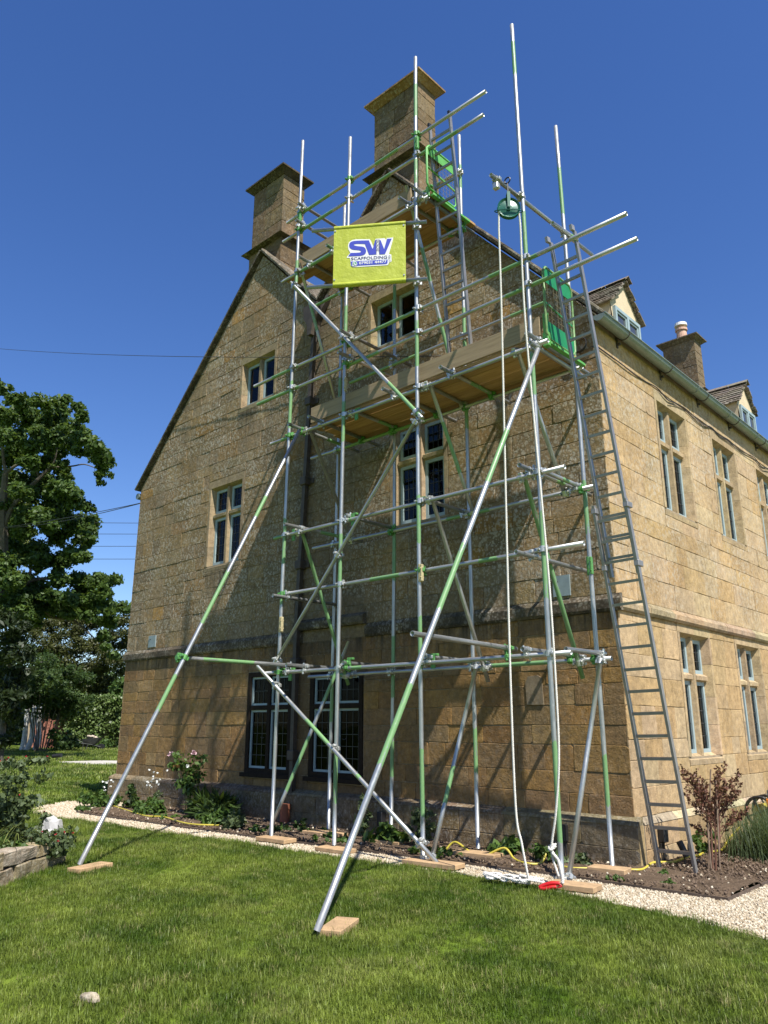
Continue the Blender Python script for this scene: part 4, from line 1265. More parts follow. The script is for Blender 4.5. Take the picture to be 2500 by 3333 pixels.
# joint sleeves on the standards
for k, z, col in (('FL', 2.65, 2), ('FC', 3.02, 2), ('FC', 8.78, 1), ('FL', 8.84, 1), ('FM', 5.72, 2), ('BR', 3.02, 1)):
    p0, p1 = map(Vector, STD[k]); p = p0 + (p1 - p0) * ((z - p0.z) / (p1.z - p0.z))
    mb = MB(); mb.cyl((p.x, p.y, z - .10), (p.x, p.y, z + .10), 0.0295, n=12); mb.bbox(p.x + .018, p.x + .042, p.y - .03, p.y + .01, z - .095, z + .095, .004)
    for dz in (-.05, .05): mb.cyl((p.x + .03, p.y - .045, z + dz), (p.x + .03, p.y + .02, z + dz), 0.008, n=6)
    mb.build('joint_sleeve', [M['clamp'], M['clampg'], simple('pale_sleeve', (.42, .36, .20), .7, .2, var=.3, vscale=30)][col], scaf)
# levels
yf, yb = YF + 0.05, YB - 0.05
LED = [('ledger', -4.49, 0.11, yf, 2.04), ('ledger', -4.51, 0.10, yb, 2.03), ('ledger', -4.13, 0.32, yf, 3.055), ('ledger', -4.38, 0.17, yf, 3.865), ('ledger', -4.49, 0.05, yb, 3.875),
       ('ledger', -4.54, 0.07, yf, 5.30), ('ledger', -4.58, 0.02, yb, 5.30), ('guard_rail', -5.0, 1.05, yf, 6.36), ('guard_rail', -4.9, 1.13, yf, 6.03), ('guard_rail', -3.76, -0.40, yb, 6.30),
       ('ledger', -4.44, -1.52, yf, 7.92), ('ledger', -4.56, -1.60, yb, 7.92), ('guard_rail', -4.37, -0.58, yf, 8.94), ('guard_rail', -4.45, -0.63, yf, 8.63), ('guard_rail', -2.5, -1.58, yb, 8.85)]
LEDB = {0: [(.36, .40)], 1: [(.68, .86), (.1, .16)], 2: [(.36, .47), (.72, .78)], 3: [(.0, .04), (.3, .34)], 4: [(.55, .7)], 5: [(.05, .1)], 6: [(.12, .5)], 7: [(.07, .17), (.42, .56), (.72, .83)], 8: [(.0, .16), (.3, .42), (.74, .86)], 9: [(.0, .4), (.85, 1)], 10: [(.1, .45)], 11: [(0, .5)], 12: [(.08, .26), (.5, .62)], 13: [(.1, .3), (.45, .6), (.72, .9)], 14: [(.2, .6)]}
LEDS = []
for i, (nm, xa, xb_, y, z) in enumerate(LED):
    a, b = (xa, y, z + rt.uniform(-.006, .006)), (xb_, y, z + rt.uniform(-.006, .006))
    tube(nm, a, b, LEDB.get(i)); LEDS.append((a, b))
    for k, (p0, p1) in STD.items():
        if (k[0] == 'F') == (y == yf) and p1[2] > z:
            coupler(a, b, p0, p1)
# green plates (putlog blades) beside some standards
for (x, y, z) in ((-2.90, -1.24, 2.07), (-1.60, -1.24, 2.04), (-3.98, -1.235, 2.0), (-2.86, -1.24, 3.86), (-4.0, -1.24, 3.85), (-2.82, -1.24, 5.27), (-1.56, -1.24, 8.0)):
    mb = MB(); mb.bbox(x - .006, x + .05, y - .012, y + .012, z - .075, z + .085, .004); mb.bbox(x + .005, x + .085, y - .01, y + .03, z + .06, z + .085, .003)
    mb.build('clip_plate', M['clampg'], scaf)

# transoms across the scaffold: (x front, x back, y front, y back, z)
TR = [(-3.45, -3.52, -1.50, -0.06, 5.35), (-2.12, -2.11, -1.47, -0.03, 5.35), (-1.23, -1.23, -1.45, -0.03, 5.35), (-0.06, -0.07, -1.46, -0.02, 5.35), (-3.85, -3.92, -1.51, -0.08, 5.35), (-1.66, -1.68, -1.12, -0.30, 5.35), (-2.88, -2.87, -1.17, -0.30, 5.35),
      (-3.82, -3.76, -1.54, -0.14, 3.92), (-2.92, -2.91, -1.30, -0.34, 3.92), (-1.72, -1.72, -1.16, -0.30, 3.92), (-0.23, -0.22, -1.46, -0.02, 3.92), (-0.16, -0.15, -1.14, -0.30, 3.925),
      (-3.66, -3.60, -1.56, -0.2, 2.09), (-2.90, -2.92, -1.32, -0.2, 2.09), (-1.62, -1.66, -1.33, -0.1, 2.09), (-0.37, -0.36, -1.34, -0.13, 2.09), (-0.06, -0.02, -1.05, -0.33, 2.09),
      (-4.05, -4.0, -1.50, -0.39, 3.005), (-0.25, -0.23, -1.56, -0.16, 3.005),
      (-3.80, -3.79, -1.46, 0.02, 7.97), (-1.86, -1.80, -1.44, -0.2, 7.97), (-2.72, -2.72, -1.40, -0.02, 7.97), (-3.3, -3.3, -1.38, -0.2, 7.97), (-1.60, -1.60, -1.44, -0.18, 7.97)]
for i, (xa, xb_, ya, yb_, z) in enumerate(TR):
    a, b = (xa, ya, z), (xb_, yb_, z)
    tube('transom', a, b)
    for l in LEDS:
        if abs(l[0][2] - z) < 0.12: coupler(a, b, *l)
# end rails (across, at the ends of the decks)
for a, b in (((-3.93, -1.40, 8.985), (-3.93, -0.28, 8.985)), ((-3.93, -1.44, 8.67), (-3.93, -0.28, 8.67)), ((-2.86, -1.50, 6.41), (-2.86, -0.09, 6.41)), ((-2.86, -1.53, 6.08), (-2.86, -0.3, 6.08)),
             ((0.38, -1.56, 6.41), (0.42, -1.12, 6.41)), ((-0.05, -1.42, 5.245), (-0.05, -0.25, 5.245))):
    tube('end_rail', a, b)
    for k in ('FL', 'FM', 'BL', 'BM', 'FR'): coupler(a, b, *STD[k])
# facade braces on the outside face
ybr = YF - 0.052
BR = [((-4.10, ybr, 7.72), (-1.585, ybr, 4.84), [(.78, .98)]), ((-1.70, ybr, 4.83), (-4.12, ybr, 2.17), []), ((-4.50, ybr, 2.13), (-1.46, ybr - .01, 0.05), [(.33, .47), (.62, .64)])]
for a, b, bd in BR:
    tube('facade_brace', a, b, bd)
    for k in ('FL', 'FM', 'FC'): coupler(a, b, *STD[k], kind=0)
# cross braces from the front ledgers to the back
CB = [((-4.10, -1.20, 8.12), (-4.0, -0.48, 6.05)), ((-1.93, -1.215, 8.32), (-1.82, -0.48, 5.95)), ((-3.77, -1.20, 5.36), (-3.67, -0.48, 3.95)), ((-1.60, -1.20, 5.36), (-1.53, -0.48, 3.86)), ((-0.35, -1.20, 5.37), (-0.28, -0.48, 3.84)),
      ((-3.89, -1.20, 3.96), (-3.66, -0.48, 1.89)), ((-1.60, -1.20, 3.93), (-1.40, -0.48, 1.85)), ((-0.35, -1.20, 3.93), (-0.21, -0.48, 1.84)),
      ((-3.66, -0.48, 2.46), (-4.30, -1.24, -0.0 + .03)), ((-1.56, -0.48, 2.02), (-1.66, -1.20, 0.075)), ((-0.0, -0.48, 2.0), (-0.06, -1.24, 0.08))]
for i, (a, b) in enumerate(CB):
    tube('cross_brace', a, b, {8: [(.12, .33), (.5, .78)], 1: [(.35, .55), (.75, 1)], 3: [(.3, .7)], 0: [(.3, .5)]}.get(i))
    for l in LEDS: coupler(a, b, *l, kind=0)
    for k in STD: coupler(a, b, *STD[k], kind=None)
# rakers and ties
RK = [((-3.97, -3.84, 0.05), (-3.74, -1.40, 5.26), [(.28, .36), (.47, .60), (.74, .8)]), ((-0.39, -3.95, 0.05), (0.02, -1.38, 5.16), [(.2, .32), (.44, .56), (.68, .8)])]
for a, b, bd in RK:
    tube('raker', a, b, bd)
    coupler(a, b, *STD['FL']); coupler(a, b, *STD['FR']); coupler(a, b, *LEDS[5])
for a, b, bd in (((-4.02, -2.86, 2.12), (-3.98, -1.15, 2.12), [(.18, .62)]), ((-0.47, -2.86, 2.12), (-0.60, -1.10, 2.12), [])):
    tube('raker_tie', a, b, bd)
    for r_ in RK: coupler(a, b, r_[0], r_[1], kind=1)
    coupler(a, b, *LEDS[0])
# hoist tube
ha, hb = (-0.18, -1.82, 7.16), (-0.10, 0.28, 7.16)
tube('hoist_tube', ha, hb, [])
coupler(ha, hb, *STD['FR']); coupler(ha, hb, *STD['BR'])
# banner tubes run out towards the lawn from the tall middle standard
BD = Vector((-1.12, -0.80, 0)).normalized(); BO = Vector((-1.60, -1.36, 0))
for z, L in ((7.51, 1.38), (6.69, 1.42)):
    a = BO + Vector((0, 0, z)) - BD * 0.10; b = BO + Vector((0, 0, z)) + BD * L
    tube('banner_rail', a, b, [])
    clamp(BO + Vector((-0.02, 0.0, z)), BD, (-.05, .05, 0)); clamp((-1.68, YF, z), (0, 0, 1), (0.05, -.05, 0))

# decks: four boards each, and toe boards
def board(name, x0, x1, yc, zc, wy, hz, mat):
    mb = MB(); L = x1 - x0
    mb.bbox(-L / 2, L / 2, -wy / 2, wy / 2, -hz / 2, hz / 2, .003)
    m = Matrix.Translation(((x0 + x1) / 2, yc, zc)) @ Matrix.Rotation(rt.uniform(-.002, .002), 4, 'Z') @ Matrix.Rotation(rt.uniform(-.003, .003), 4, 'X')
    return mb.build(name, M[mat], scaf, world=m)
for k in range(4):
    board('deck_board', -3.76 + rt.uniform(-.05, .05), -0.02 + rt.uniform(-.03, .02), -1.06 + k * 0.232, 5.395 + rt.uniform(-.002, .002), 0.226, 0.038, 'deck')
    board('deck_board', (-4.46 if k == 0 else -4.05) + rt.uniform(-.03, .05), -1.52 + rt.uniform(-.03, .03), -1.06 + k * 0.232, 8.016 + rt.uniform(-.002, .002), 0.226, 0.038, 'deck')
board('toe_board', -3.73, -0.05, -1.19, 5.53, 0.036, 0.225, 'toe')
board('toe_board', -4.03, -1.86, -1.19, 8.15, 0.036, 0.225, 'toe')

# safety gates closing the ladder ends of the decks
def gate(x, y0, y1, z0, z1, main, kick):
    g = MB(); w = 0.016
    pts = [(x, y0 + .05, z0), (x, y0, z0 + .06), (x, y0, z1 - .06), (x, y0 + .05, z1), (x, y1 - .05, z1), (x, y1, z1 - .06), (x, y1, z0 + .06), (x, y1 - .05, z0)]
    g.path(pts, w, 8, closed=True)
    gt = g.build('safety_gate', M['gate_edge'] if kick else M['gate_light'], scaf, smooth=True)
    h = (z1 - z0)
    mb = MB(); mb.box(x - .004, x + .004, y0 + .012, y1 - .012, z1 - .22 * h, z1 - .01)
    mb.build('gate_panel', main, gt)
    if kick:
        mb = MB(); mb.box(x - .004, x + .004, y0 + .012, y1 - .012, z0 + .01, z0 + .24 * h); mb.build('gate_panel', main, gt)
    zb = z0 + (.24 * h if kick else 0); zt = z1 - .22 * h
    mb = MB()
    n = int((y1 - y0) / .062)
    for i in range(1, n): yy = y0 + (y1 - y0) * i / n; mb.box(x - .0016, x + .0016, yy - .0011, yy + .0011, zb, zt)
    n = int((zt - zb) / .062)
    for i in range(1, n): zz = zb + (zt - zb) * i / n; mb.box(x + .0017, x + .0047, y0, y1, zz - .0011, zz + .0011)
    mb.build('gate_mesh', M['wire'], gt)
    mb = MB(); mb.obox((x - .01, y0, z0 + .5 * h), (x - .01, y1, z0 + .42 * h), .02, .02, (1, 0, 0))
    mb.build('gate_bar', main, gt)
gate(-1.50, -1.30, -0.70, 8.02, 8.68, M['gate_light'], False)
gate(0.03, -1.20, -0.60, 5.36, 6.24, M['gate_dark'], True)
mb = MB(); mb.bbox(-.03, 0.03, -1.17, -1.14, 5.42, 5.68, .004); mb.bbox(-.03, .04, -1.19, -1.12, 5.28, 5.44, .004)
mb.build('toe_board_clip', M['gate_light'], scaf)
mb = MB(); mb.bbox(0.0, 0.055, -1.15, -0.42, 5.30, 5.33, .004)
for k in range(22): mb.box(0.005, 0.05, -1.13 + k * .032, -1.12 + k * .032, 5.33, 5.338)
mb.build('ladder_beam', M['gate_light'], scaf)
mb = MB(); mb.bbox(-1.53, -1.475, -1.20, -0.42, 7.95, 7.985, .004); mb.build('ladder_beam', M['gate_light'], scaf)

# ================================================================== LADDERS
def ladder(nm, label, foot, top, width, spacing, sx, sy, mat, lower=None):
    foot, top = Vector(foot), Vector(top)
    ld = thing(nm, label, 'ladder', foot, None)
    d = (top - foot).normalized(); s = Vector((1, 0, 0)); s = (s - d * s.dot(d)).normalized()
    def section(a, b, w, off, mt):
        o = d.cross(s) * off
        for k in (-1, 1):
            mb = MB(); mb.obox(a + s * k * w / 2 + o, b + s * k * w / 2 + o, sx, sy, s); mb.build('stile', M[mt], ld)
        L = (b - a).length; n = int(L / spacing)
        me = None
        for i in range(n):
            c = a + d * (0.19 + i * spacing) + o
            if (c - a).length > L - .03: break
            mb = MB(); mb.obox(-s * (w / 2 + .012), s * (w / 2 + .012), .028, .028, d)
            if me is None: me = mb.mesh('rung', M[mt])
            link(bpy.data.objects.new('rung', me), ld, Matrix.Translation(c))
        return ld
    if lower:
        a, b, c2 = lower
        section(foot, foot + d * b, width + .055, 0.0, mat)
        section(foot + d * a, top, width - .01, 0.055, mat)
        for k in (-1, 1):
            mb = MB(); p = foot + d * (b - .06) + s * k * (width + .055) / 2; q = foot + d * (a + .10) + s * k * (width + .055) / 2
            mb.bbox(p.x - .028, p.x + .028, p.y - .03, p.y + .08, p.z - .03, p.z + .03, .005); mb.bbox(q.x - .026, q.x + .026, q.y - .03, q.y + .08, q.z - .03, q.z + .03, .005)
            mb.build('guide_bracket', M['alu'], ld)
    else:
        section(foot, top, width, 0.0, mat)
    for k in (-1, 1):
        mb = MB(); p = top + s * k * width / 2; mb.obox(p - d * .01, p + d * .05, sx * 1.25, sy * 1.25, s); mb.build('end_cap', M['black'] if not lower else M['aluw'], ld)
    return ld
ladder('long_ladder', 'long two section aluminium ladder standing on the soil at the house corner', (0.415, -0.045, 0.02), (0.265, -1.20, 6.50), 0.30, 0.217, 0.026, 0.052, 'alu', (2.86, 3.62, 0))
ladder('short_ladder', 'short dark aluminium ladder joining the lower deck to the upper deck', (-1.45, -0.72, 5.42), (-1.36, -1.19, 9.02), 0.335, 0.232, 0.024, 0.05, 'alu')

# ================================================================== BANNER
bz0, bz1 = 6.69, 7.51
ba, bb = 0.165, 1.085      # along the rail, from the standard
ban = thing('company_banner', 'lime green scaffolding company banner hanging between two tubes below the upper deck', 'banner', BO + BD * (ba + bb) / 2 + Vector((0, 0, bz0)))
BN = Vector((BD.y, -BD.x, 0)) * 1.0
if BN.dot(CAM - BO) < 0: BN = -BN
def bpt(u, v, e=0.0):
    # u 0..1 from the free (left) end to the standard, v 0..1 downwards
    base = BO + BD * (bb + (ba - bb) * u)
    z = bz1 + 0.020 + (bz0 - bz1 - 0.04) * v
    return base + Vector((0, 0, z)) + BN * (0.022 + e)
mb = MB(); nu, nv = 24, 18
for j in range(nv + 1):
    for i in range(nu + 1): mb.v.append(tuple(bpt(i / nu, j / nv))); mb.t.append((1, 1, 1))
for j in range(nv):
    for i in range(nu): mb.f.append((j * (nu + 1) + i, j * (nu + 1) + i + 1, (j + 1) * (nu + 1) + i + 1, (j + 1) * (nu + 1) + i)); mb.m.append(0)
mb.build('banner_sheet', M['banner'], ban, smooth=True)
mb = MB()
for z in (bz1, bz0): 
    a = BO + BD * ba + Vector((0, 0, z)); b = BO + BD * bb + Vector((0, 0, z)); mb.cyl(a, b, 0.033, n=20, caps=False)
mb.build('banner_pocket', M['banner'], ban, smooth=True)
for u, v in ((.02, .08), (.975, .07), (.02, .90), (.975, .90)):
    p = bpt(u, v, .002); mb = MB(); mb.cyl(p, p + BN * .006, .011, n=10); mb.build('eyelet', M['clamp'], ban)
# artwork, laid out on the flat sheet (w in 0..860, h in 0..730, straight)
def art(pts, e): return [tuple(bpt((x - 30) / 858.0, ((y - (76 - .0885 * (x - 30))) / (757 - .062 * (x - 30))), e)) for x, y in pts]
def decal(name, polys, mat, e):
    bm = bmesh.new()
    for n_, poly in enumerate(polys):
        vs = [bm.verts.new(p) for p in art(poly, e + n_ * .0004)]
        try: f = bm.faces.new(vs)
        except ValueError: pass
    bm.normal_update()
    bmesh.ops.triangulate(bm, faces=list(bm.faces), ngon_method='EAR_CLIP')
    bmesh.ops.recalc_face_normals(bm, faces=list(bm.faces))
    for f in bm.faces:
        f.smooth = False
        if f.normal.dot(BN) < 0: f.normal_flip()
    me = bpy.data.meshes.new(name); bm.to_mesh(me); bm.free(); me.materials.append(mat)
    return link(bpy.data.objects.new(name, me), ban)
def curve(ctrl, k=5): return [(p.x, p.y) for p in smooth_path([(x, y, 0) for x, y in ctrl], k)]
decal('logo_backing', [[(190, 472), (196, 452), (232, 408), (208, 365), (202, 310), (216, 272), (250, 246), (300, 234), (462, 230), (476, 250), (506, 318), (532, 224), (640, 214), (654, 232), (640, 270), (668, 210), (742, 202), (738, 230), (690, 404), (718, 406), (722, 488), (692, 503), (682, 528), (664, 538), (330, 577), (262, 583), (240, 567), (236, 508), (230, 482), (228, 470)]], M['white'], 0.0036)
S = curve([(452, 246), (290, 256), (232, 276), (217, 312), (228, 346), (262, 366), (335, 372), (360, 384), (350, 398), (300, 405), (236, 409)]) + [(208, 453)] + curve([(350, 441), (398, 424), (420, 390), (412, 350), (384, 328), (310, 321), (276, 310), (284, 297), (330, 292), (405, 292)])
decal('logo_letter_s', [S], M['blue'], 0.0066)
decal('logo_letter_w', [[(405, 292), (452, 246), (498, 352), (528, 240), (538, 238), (538, 416), (456, 425)], [(582, 240), (592, 240), (634, 346), (668, 222), (724, 218), (644, 408), (582, 413)]], M['blue'], 0.0066)
def seg(a, b, w):
    dx, dy = b[0] - a[0], b[1] - a[1]; L = math.hypot(dx, dy); nx, ny = -dy / L * w / 2, dx / L * w / 2
    return [(a[0] + nx, a[1] + ny), (b[0] + nx, b[1] + ny), (b[0] - nx, b[1] - ny), (a[0] - nx, a[1] - ny)]
lat = [seg((542, 236), (542, 418), 4), seg((578, 234), (578, 414), 4), seg((542, 236), (578, 234), 4)]
for k in range(3):
    y = 237 + k * 44
    lat += [seg((542, y), (578, y + 44), 4), seg((578, y), (542, y + 44), 4)]
lat += [seg((542, 369), (578, 368), 4)]
decal('logo_tower', lat, M['navy'], 0.0072)
decal('phone_strip', [[(240, 516), (676, 470), (674, 512), (660, 524), (330, 562), (318, 566), (262, 577), (246, 566)]], M['blue'], 0.0060)
c0 = (287, 541)
decal('chat_badge', [[(c0[0] + 29 * math.cos(a / 16 * math.pi), c0[1] + 29 * math.sin(a / 16 * math.pi)) for a in range(32)], [(262, 552), (280, 568), (258, 574)]], M['white'], 0.0078)
decal('chat_badge', [[(c0[0] + 24 * math.cos(a / 16 * math.pi), c0[1] + 24 * math.sin(a / 16 * math.pi)) for a in range(32)]], M['phone'], 0.0093)
decal('chat_handset', [[(275, 528), (282, 526), (287, 537), (283, 542), (290, 550), (296, 547), (304, 553), (301, 560), (292, 562), (280, 552), (274, 540)]], M['white'], 0.0108)
def text(name, s, x0, x1, yb0, yb1, h, mat, e, bold=0.02, vertical=False):
    cu = bpy.data.curves.new(name, 'FONT'); cu.body = s; cu.offset = bold; cu.resolution_u = 3
    o = bpy.data.objects.new(name, cu); COL.objects.link(o)
    dg = bpy.context.evaluated_depsgraph_get(); dg.update()
    me = bpy.data.meshes.new_from_object(o.evaluated_get(dg))
    COL.objects.unlink(o); bpy.data.objects.remove(o); 
    xs = [v.co.x for v in me.vertices]; ys = [v.co.y for v in me.vertices]
    ax, bx, ay, by = min(xs), max(xs), min(ys), max(ys)
    for v in me.vertices:
        s_, t_ = (v.co.x - ax) / (bx - ax), (v.co.y - ay) / (by - ay)
        if vertical: P = (x0 + (x1 - x0) * t_, yb0 + (yb1 - yb0) * s_)
        else: P = (x0 + (x1 - x0) * s_, yb0 + (yb1 - yb0) * s_ - h * t_)
        v.co = art([P], e)[0]
    me.materials.clear(); me.materials.append(mat); me.name = name
    link(bpy.data.objects.new(name, me), ban)
text('banner_lettering', 'SCAFFOLDING', 242, 670, 501, 459, 36, M['navy'], 0.0066, .012)
text('banner_lettering', 'LTD', 708, 686, 487, 420, 0, M['navy'], 0.0066, .01, True)
text('banner_lettering', '079031', 338, 494, 549, 531, 34, M['white'], 0.0084, .02)
text('banner_lettering', '44477', 522, 662, 528, 512, 34, M['white'], 0.0084, .02)

# ================================================================== HOIST WHEEL AND ROPE
wc = Vector((-0.10, -1.62, 6.80)); wd = Vector((0.73, 0.68, 0)).normalized(); wn = Vector((-wd.y, wd.x, 0))
gin = thing('rope_pulley', 'dark green hoist wheel hooked under the tube high on the right', 'hoist wheel', wc + Vector((0, 0, .36)))
def disc(mb, r0, o0, r1, o1, n=28):
    v = []
    for r_, o in ((r0, o0), (r1, o1)):
        for i in range(n):
            a = 2 * math.pi * i / n
            v.append(wc + (wd * math.cos(a) + Vector((0, 0, 1)) * math.sin(a)) * r_ + wn * o)
    mb.add(v, [(i, (i + 1) % n, n + (i + 1) % n, n + i) for i in range(n)])
mb = MB()
for r0, o0, r1, o1 in ((.001, -.02, .035, -.02), (.035, -.02, .10, -.008), (.10, -.008, .125, -.024), (.125, -.024, .125, -.018), (.125, -.018, .105, 0), (.105, 0, .125, .018), (.125, .018, .125, .024), (.125, .024, .10, .008), (.10, .008, .035, .02), (.035, .02, .001, .02)):
    disc(mb, r0, o0, r1, o1)
mb.build('wheel', M['wheel'], gin, smooth=False)
mb = MB()
for s in (-1, 1): mb.obox(wc + wn * s * .036 + Vector((0, 0, -.02)), wc + wn * s * .036 + Vector((0, 0, .185)), .034, .007, wd)
mb.obox(wc + wn * -.04 + Vector((0, 0, .187)), wc + wn * .04 + Vector((0, 0, .187)), .034, .008, wd)
mb.cyl(wc - wn * .05, wc + wn * .05, .012, n=10)
mb.build('wheel_fork', M['wheel'], gin)
mb = MB()
mb.path([wc + wd * .155 * math.cos(a / 20 * 2 * math.pi) + wn * .034 * math.sin(a / 20 * 2 * math.pi) + Vector((0, 0, -.035)) for a in range(20)], .006, 6, closed=True)
mb.build('rope_guard', M['wheel'], gin)
mb = MB()
mb.path([Vector((wc.x, wc.y, 7.16)) + Vector((math.cos(a) * .036, 0, math.sin(a) * .036)) for a in [k / 14 * 2 * math.pi for k in range(14)]], .008, 6, closed=True)
mb.path([Vector((wc.x, wc.y, 7.125)), wc + Vector((0, 0, .19))], .009, 6)
mb.build('hanging_ring', M['black'], gin)
clamp((-0.17, -1.72, 7.16), (0, 1, 0), (-.3, 0, -1), 0); 
mb = MB(); mb.bbox(-.215, -.145, -1.75, -1.69, 7.03, 7.11, .01); mb.build('spare_clamp', M['clamp'], scaf)

rope = thing('hoist_rope', 'white twisted rope hanging in two long falls from the hoist wheel to the gravel', 'rope', (-0.2, -1.6, 0))
def rope_obj(name, pts, r=0.0062, off=0.0058, pitch=0.055, step=0.011, n=5):
    pts = [Vector(p) for p in pts]
    ds = [0]
    for a, b in zip(pts, pts[1:]): ds.append(ds[-1] + (b - a).length)
    L = ds[-1]; N = int(L / step)
    cl = []; j = 0
    for i in range(N + 1):
        t = L * i / N
        while j < len(ds) - 2 and ds[j + 1] < t: j += 1
        k = (t - ds[j]) / max(1e-6, ds[j + 1] - ds[j]); cl.append((pts[j].lerp(pts[j + 1], k), t))
    mb = MB()
    for s in range(3):
        P = []; up = None
        for i, (p, t) in enumerate(cl):
            d = (cl[min(N, i + 1)][0] - cl[max(0, i - 1)][0]).normalized()
            if up is None: up = d.orthogonal().normalized()
            up = (up - d * up.dot(d)).normalized(); q = d.cross(up)
            a = 2 * math.pi * (t / pitch + s / 3)
            P.append(p + (up * math.cos(a) + q * math.sin(a)) * off)
        mb.path(P, r, n)
    return mb.build(name, M['rope'], rope, smooth=True)
over = [wc + wd * .108 * math.cos(a) + Vector((0, 0, .108 * math.sin(a))) for a in [math.pi - k / 10 * math.pi for k in range(11)]]
pl = [(-0.185, -1.70, 6.6), (-0.20, -1.70, 5.5), (-0.25, -1.70, 3.35), (-0.28, -1.70, 1.84), (-0.29, -1.69, .68), (-0.25, -1.68, .38), (-0.21, -1.66, .10), (-0.24, -1.6, .05)]
pr = [(-0.015, -1.54, 6.6), (-0.025, -1.53, 5.5), (0.02, -1.52, 4.1), (0.075, -1.52, 2.7), (0.085, -1.52, 1.6), (0.07, -1.52, 1.06), (0.01, -1.52, .63), (-0.05, -1.52, .33), (0.0, -1.51, .12)]
rope_obj('rope_fall', smooth_path(pl[::-1], 8)[:-1] + over + smooth_path(pr, 8))
rp = random.Random(4)
coil = [(-0.24, -1.6, .05)]
for k in range(30):
    a = k * 0.95
    coil.append((-0.36 + 0.20 * math.cos(a) * (0.6 + .4 * math.sin(k * .7)) + (k - 15) * .010, -1.585 + .11 * math.sin(a) * (0.7 + .3 * math.cos(k)), .045 + .03 * abs(math.sin(k * 1.9)) + .0008 * k))
rope_obj('rope_coil', smooth_path(coil, 6))
pile = []
for k in range(26):
    a = k * 1.9
    pile.append((-0.58 + .10 * math.cos(a) * rp.uniform(.4, 1), -1.66 + .08 * math.sin(a) * rp.uniform(.4, 1), .05 + .055 * rp.random()))
rope_obj('rope_heap', smooth_path(pile + [(-.45, -1.6, .05)], 5))
rope_obj('rope_knot', smooth_path([(-0.06, -1.52, .36), (-.02, -1.50, .37), (-.05, -1.54, .33), (-.08, -1.5, .35), (-.03, -1.53, .30), (0, -1.5, .24), (.03, -1.5, .12), (.03, -1.51, .07)], 6), .009, .008)
hook = thing('rope_hook', 'red hook handle tied to the rope end beside the corner sole board', 'hook', (-0.05, -1.58, .05))
mb = MB(); mb.path(smooth_path([(0.03, -1.55, .075), (-.03, -1.58, .075), (-.09, -1.61, .055), (-.12, -1.63, .035), (-.08, -1.62, .03), (-.03, -1.60, .045), (.01, -1.575, .05)], 6), .017, 8)
mb.build('hook_body', M['red'], hook, smooth=True)
mb = MB(); mb.path(smooth_path([(0.02, -1.55, .075), (.04, -1.54, .055), (.01, -1.56, .045)], 5), .007, 6); mb.build('hook_latch', M['red'], hook)

# ================================================================== SOLE BOARDS
def pad(label, c, l, w, rz, h=.045, z=0.015, tx=0.0):
    mb = MB(); mb.bbox(-l / 2, l / 2, -w / 2, w / 2, 0, h, .004)
    o = mb.build('sole_board', M['pad'], None, world=Matrix.Translation((c[0], c[1], z)) @ Matrix.Rotation(R(rz), 4, 'Z') @ Matrix.Rotation(R(tx), 4, 'Y'))
    tag(o, label, 'sole board', 'timber sole boards under the scaffold feet')
pad('sole board on the lawn under the raker nearest the viewer', (-0.42, -3.72, 0), .38, .17, 116, z=.01)
pad('sole board on the lawn under the far left raker by the stone planter', (-3.86, -3.78, 0), .42, .17, 106, z=.008)
pad('sole board on the gravel under the corner standard, beside the rope coil', (0.08, -1.40, 0), .42, .21, 8, z=.02)
pad('sole board on the soil under the back standard next to the long ladder', (-0.03, -0.55, 0), .36, .20, 8, .05, z=.03)
pad('sole board on the gravel under the tallest middle standard and diagonal brace', (-1.52, -1.36, 0), .62, .21, 6, z=.02)
pad('sole board on the soil behind the middle standard, by the yellow hose', (-1.52, -0.62, 0), .52, .21, 6, .04, z=.03)
pad('sole board on the gravel under the leftmost front standard', (-3.98, -1.36, 0), .50, .21, 4, z=.02)
pad('sole board on the soil behind the leftmost front standard, near the clay pipe', (-3.90, -0.62, 0), .62, .21, 5, .04, z=.03)
pad('sole board at the lawn edge under the second front standard from the left', (-2.92, -1.37, 0), .46, .21, 3, .04, z=.015)
pad('sole board on the soil below the right timber window, under a back standard', (-2.82, -0.60, 0), .46, .21, 3, .04, z=.03)

# ================================================================== CABLES, HOSE, LAMPS AND OTHER SMALL THINGS
def wire(label, a, b, sag, r=.009, twist=False):
    a, b = Vector(a), Vector(b); pts = []
    for i in range(25):
        t = i / 24; pts.append(a.lerp(b, t) + Vector((0, 0, -sag * 4 * t * (1 - t))))
    mb = MB(); mb.path(pts, r, 5)
    if twist: mb.path([p + Vector((0, 0, .09 * math.sin(i / 24 * math.pi))) for i, p in enumerate(pts)], r, 5)
    tag(mb.build('overhead_wire', M['cable']), label, 'overhead wire', 'overhead wires left of the house')
wire('long overhead wire crossing the upper gable from the left edge of the photo', (-26.0, -0.9, 14.95), (-2.30, -0.03, 6.39), 0.25, .006)
wire('twin twisted overhead wire rising to the gable below the left kneeler stone', (-30.0, 4.4, 9.55), (XL, 0.15, 5.90), .15, .009, True)
wire('overhead wire just under the twin wire, left of the house', (-33, 5.2, 10.5), (-19, 14, 9.65), .05, .011)
wire('second single overhead wire below the twin wire, left of the house', (-33, 5.2, 9.95), (-19, 14, 9.2), .05, .011)
wire('third single overhead wire below the twin wire, left of the house', (-33, 5.2, 9.35), (-19, 14, 8.7), .05, .011)
wire('lowest overhead wire left of the house, crossing the oak crown', (-33, 5.2, 8.75), (-19, 14, 8.15), .05, .011)
mb = MB()
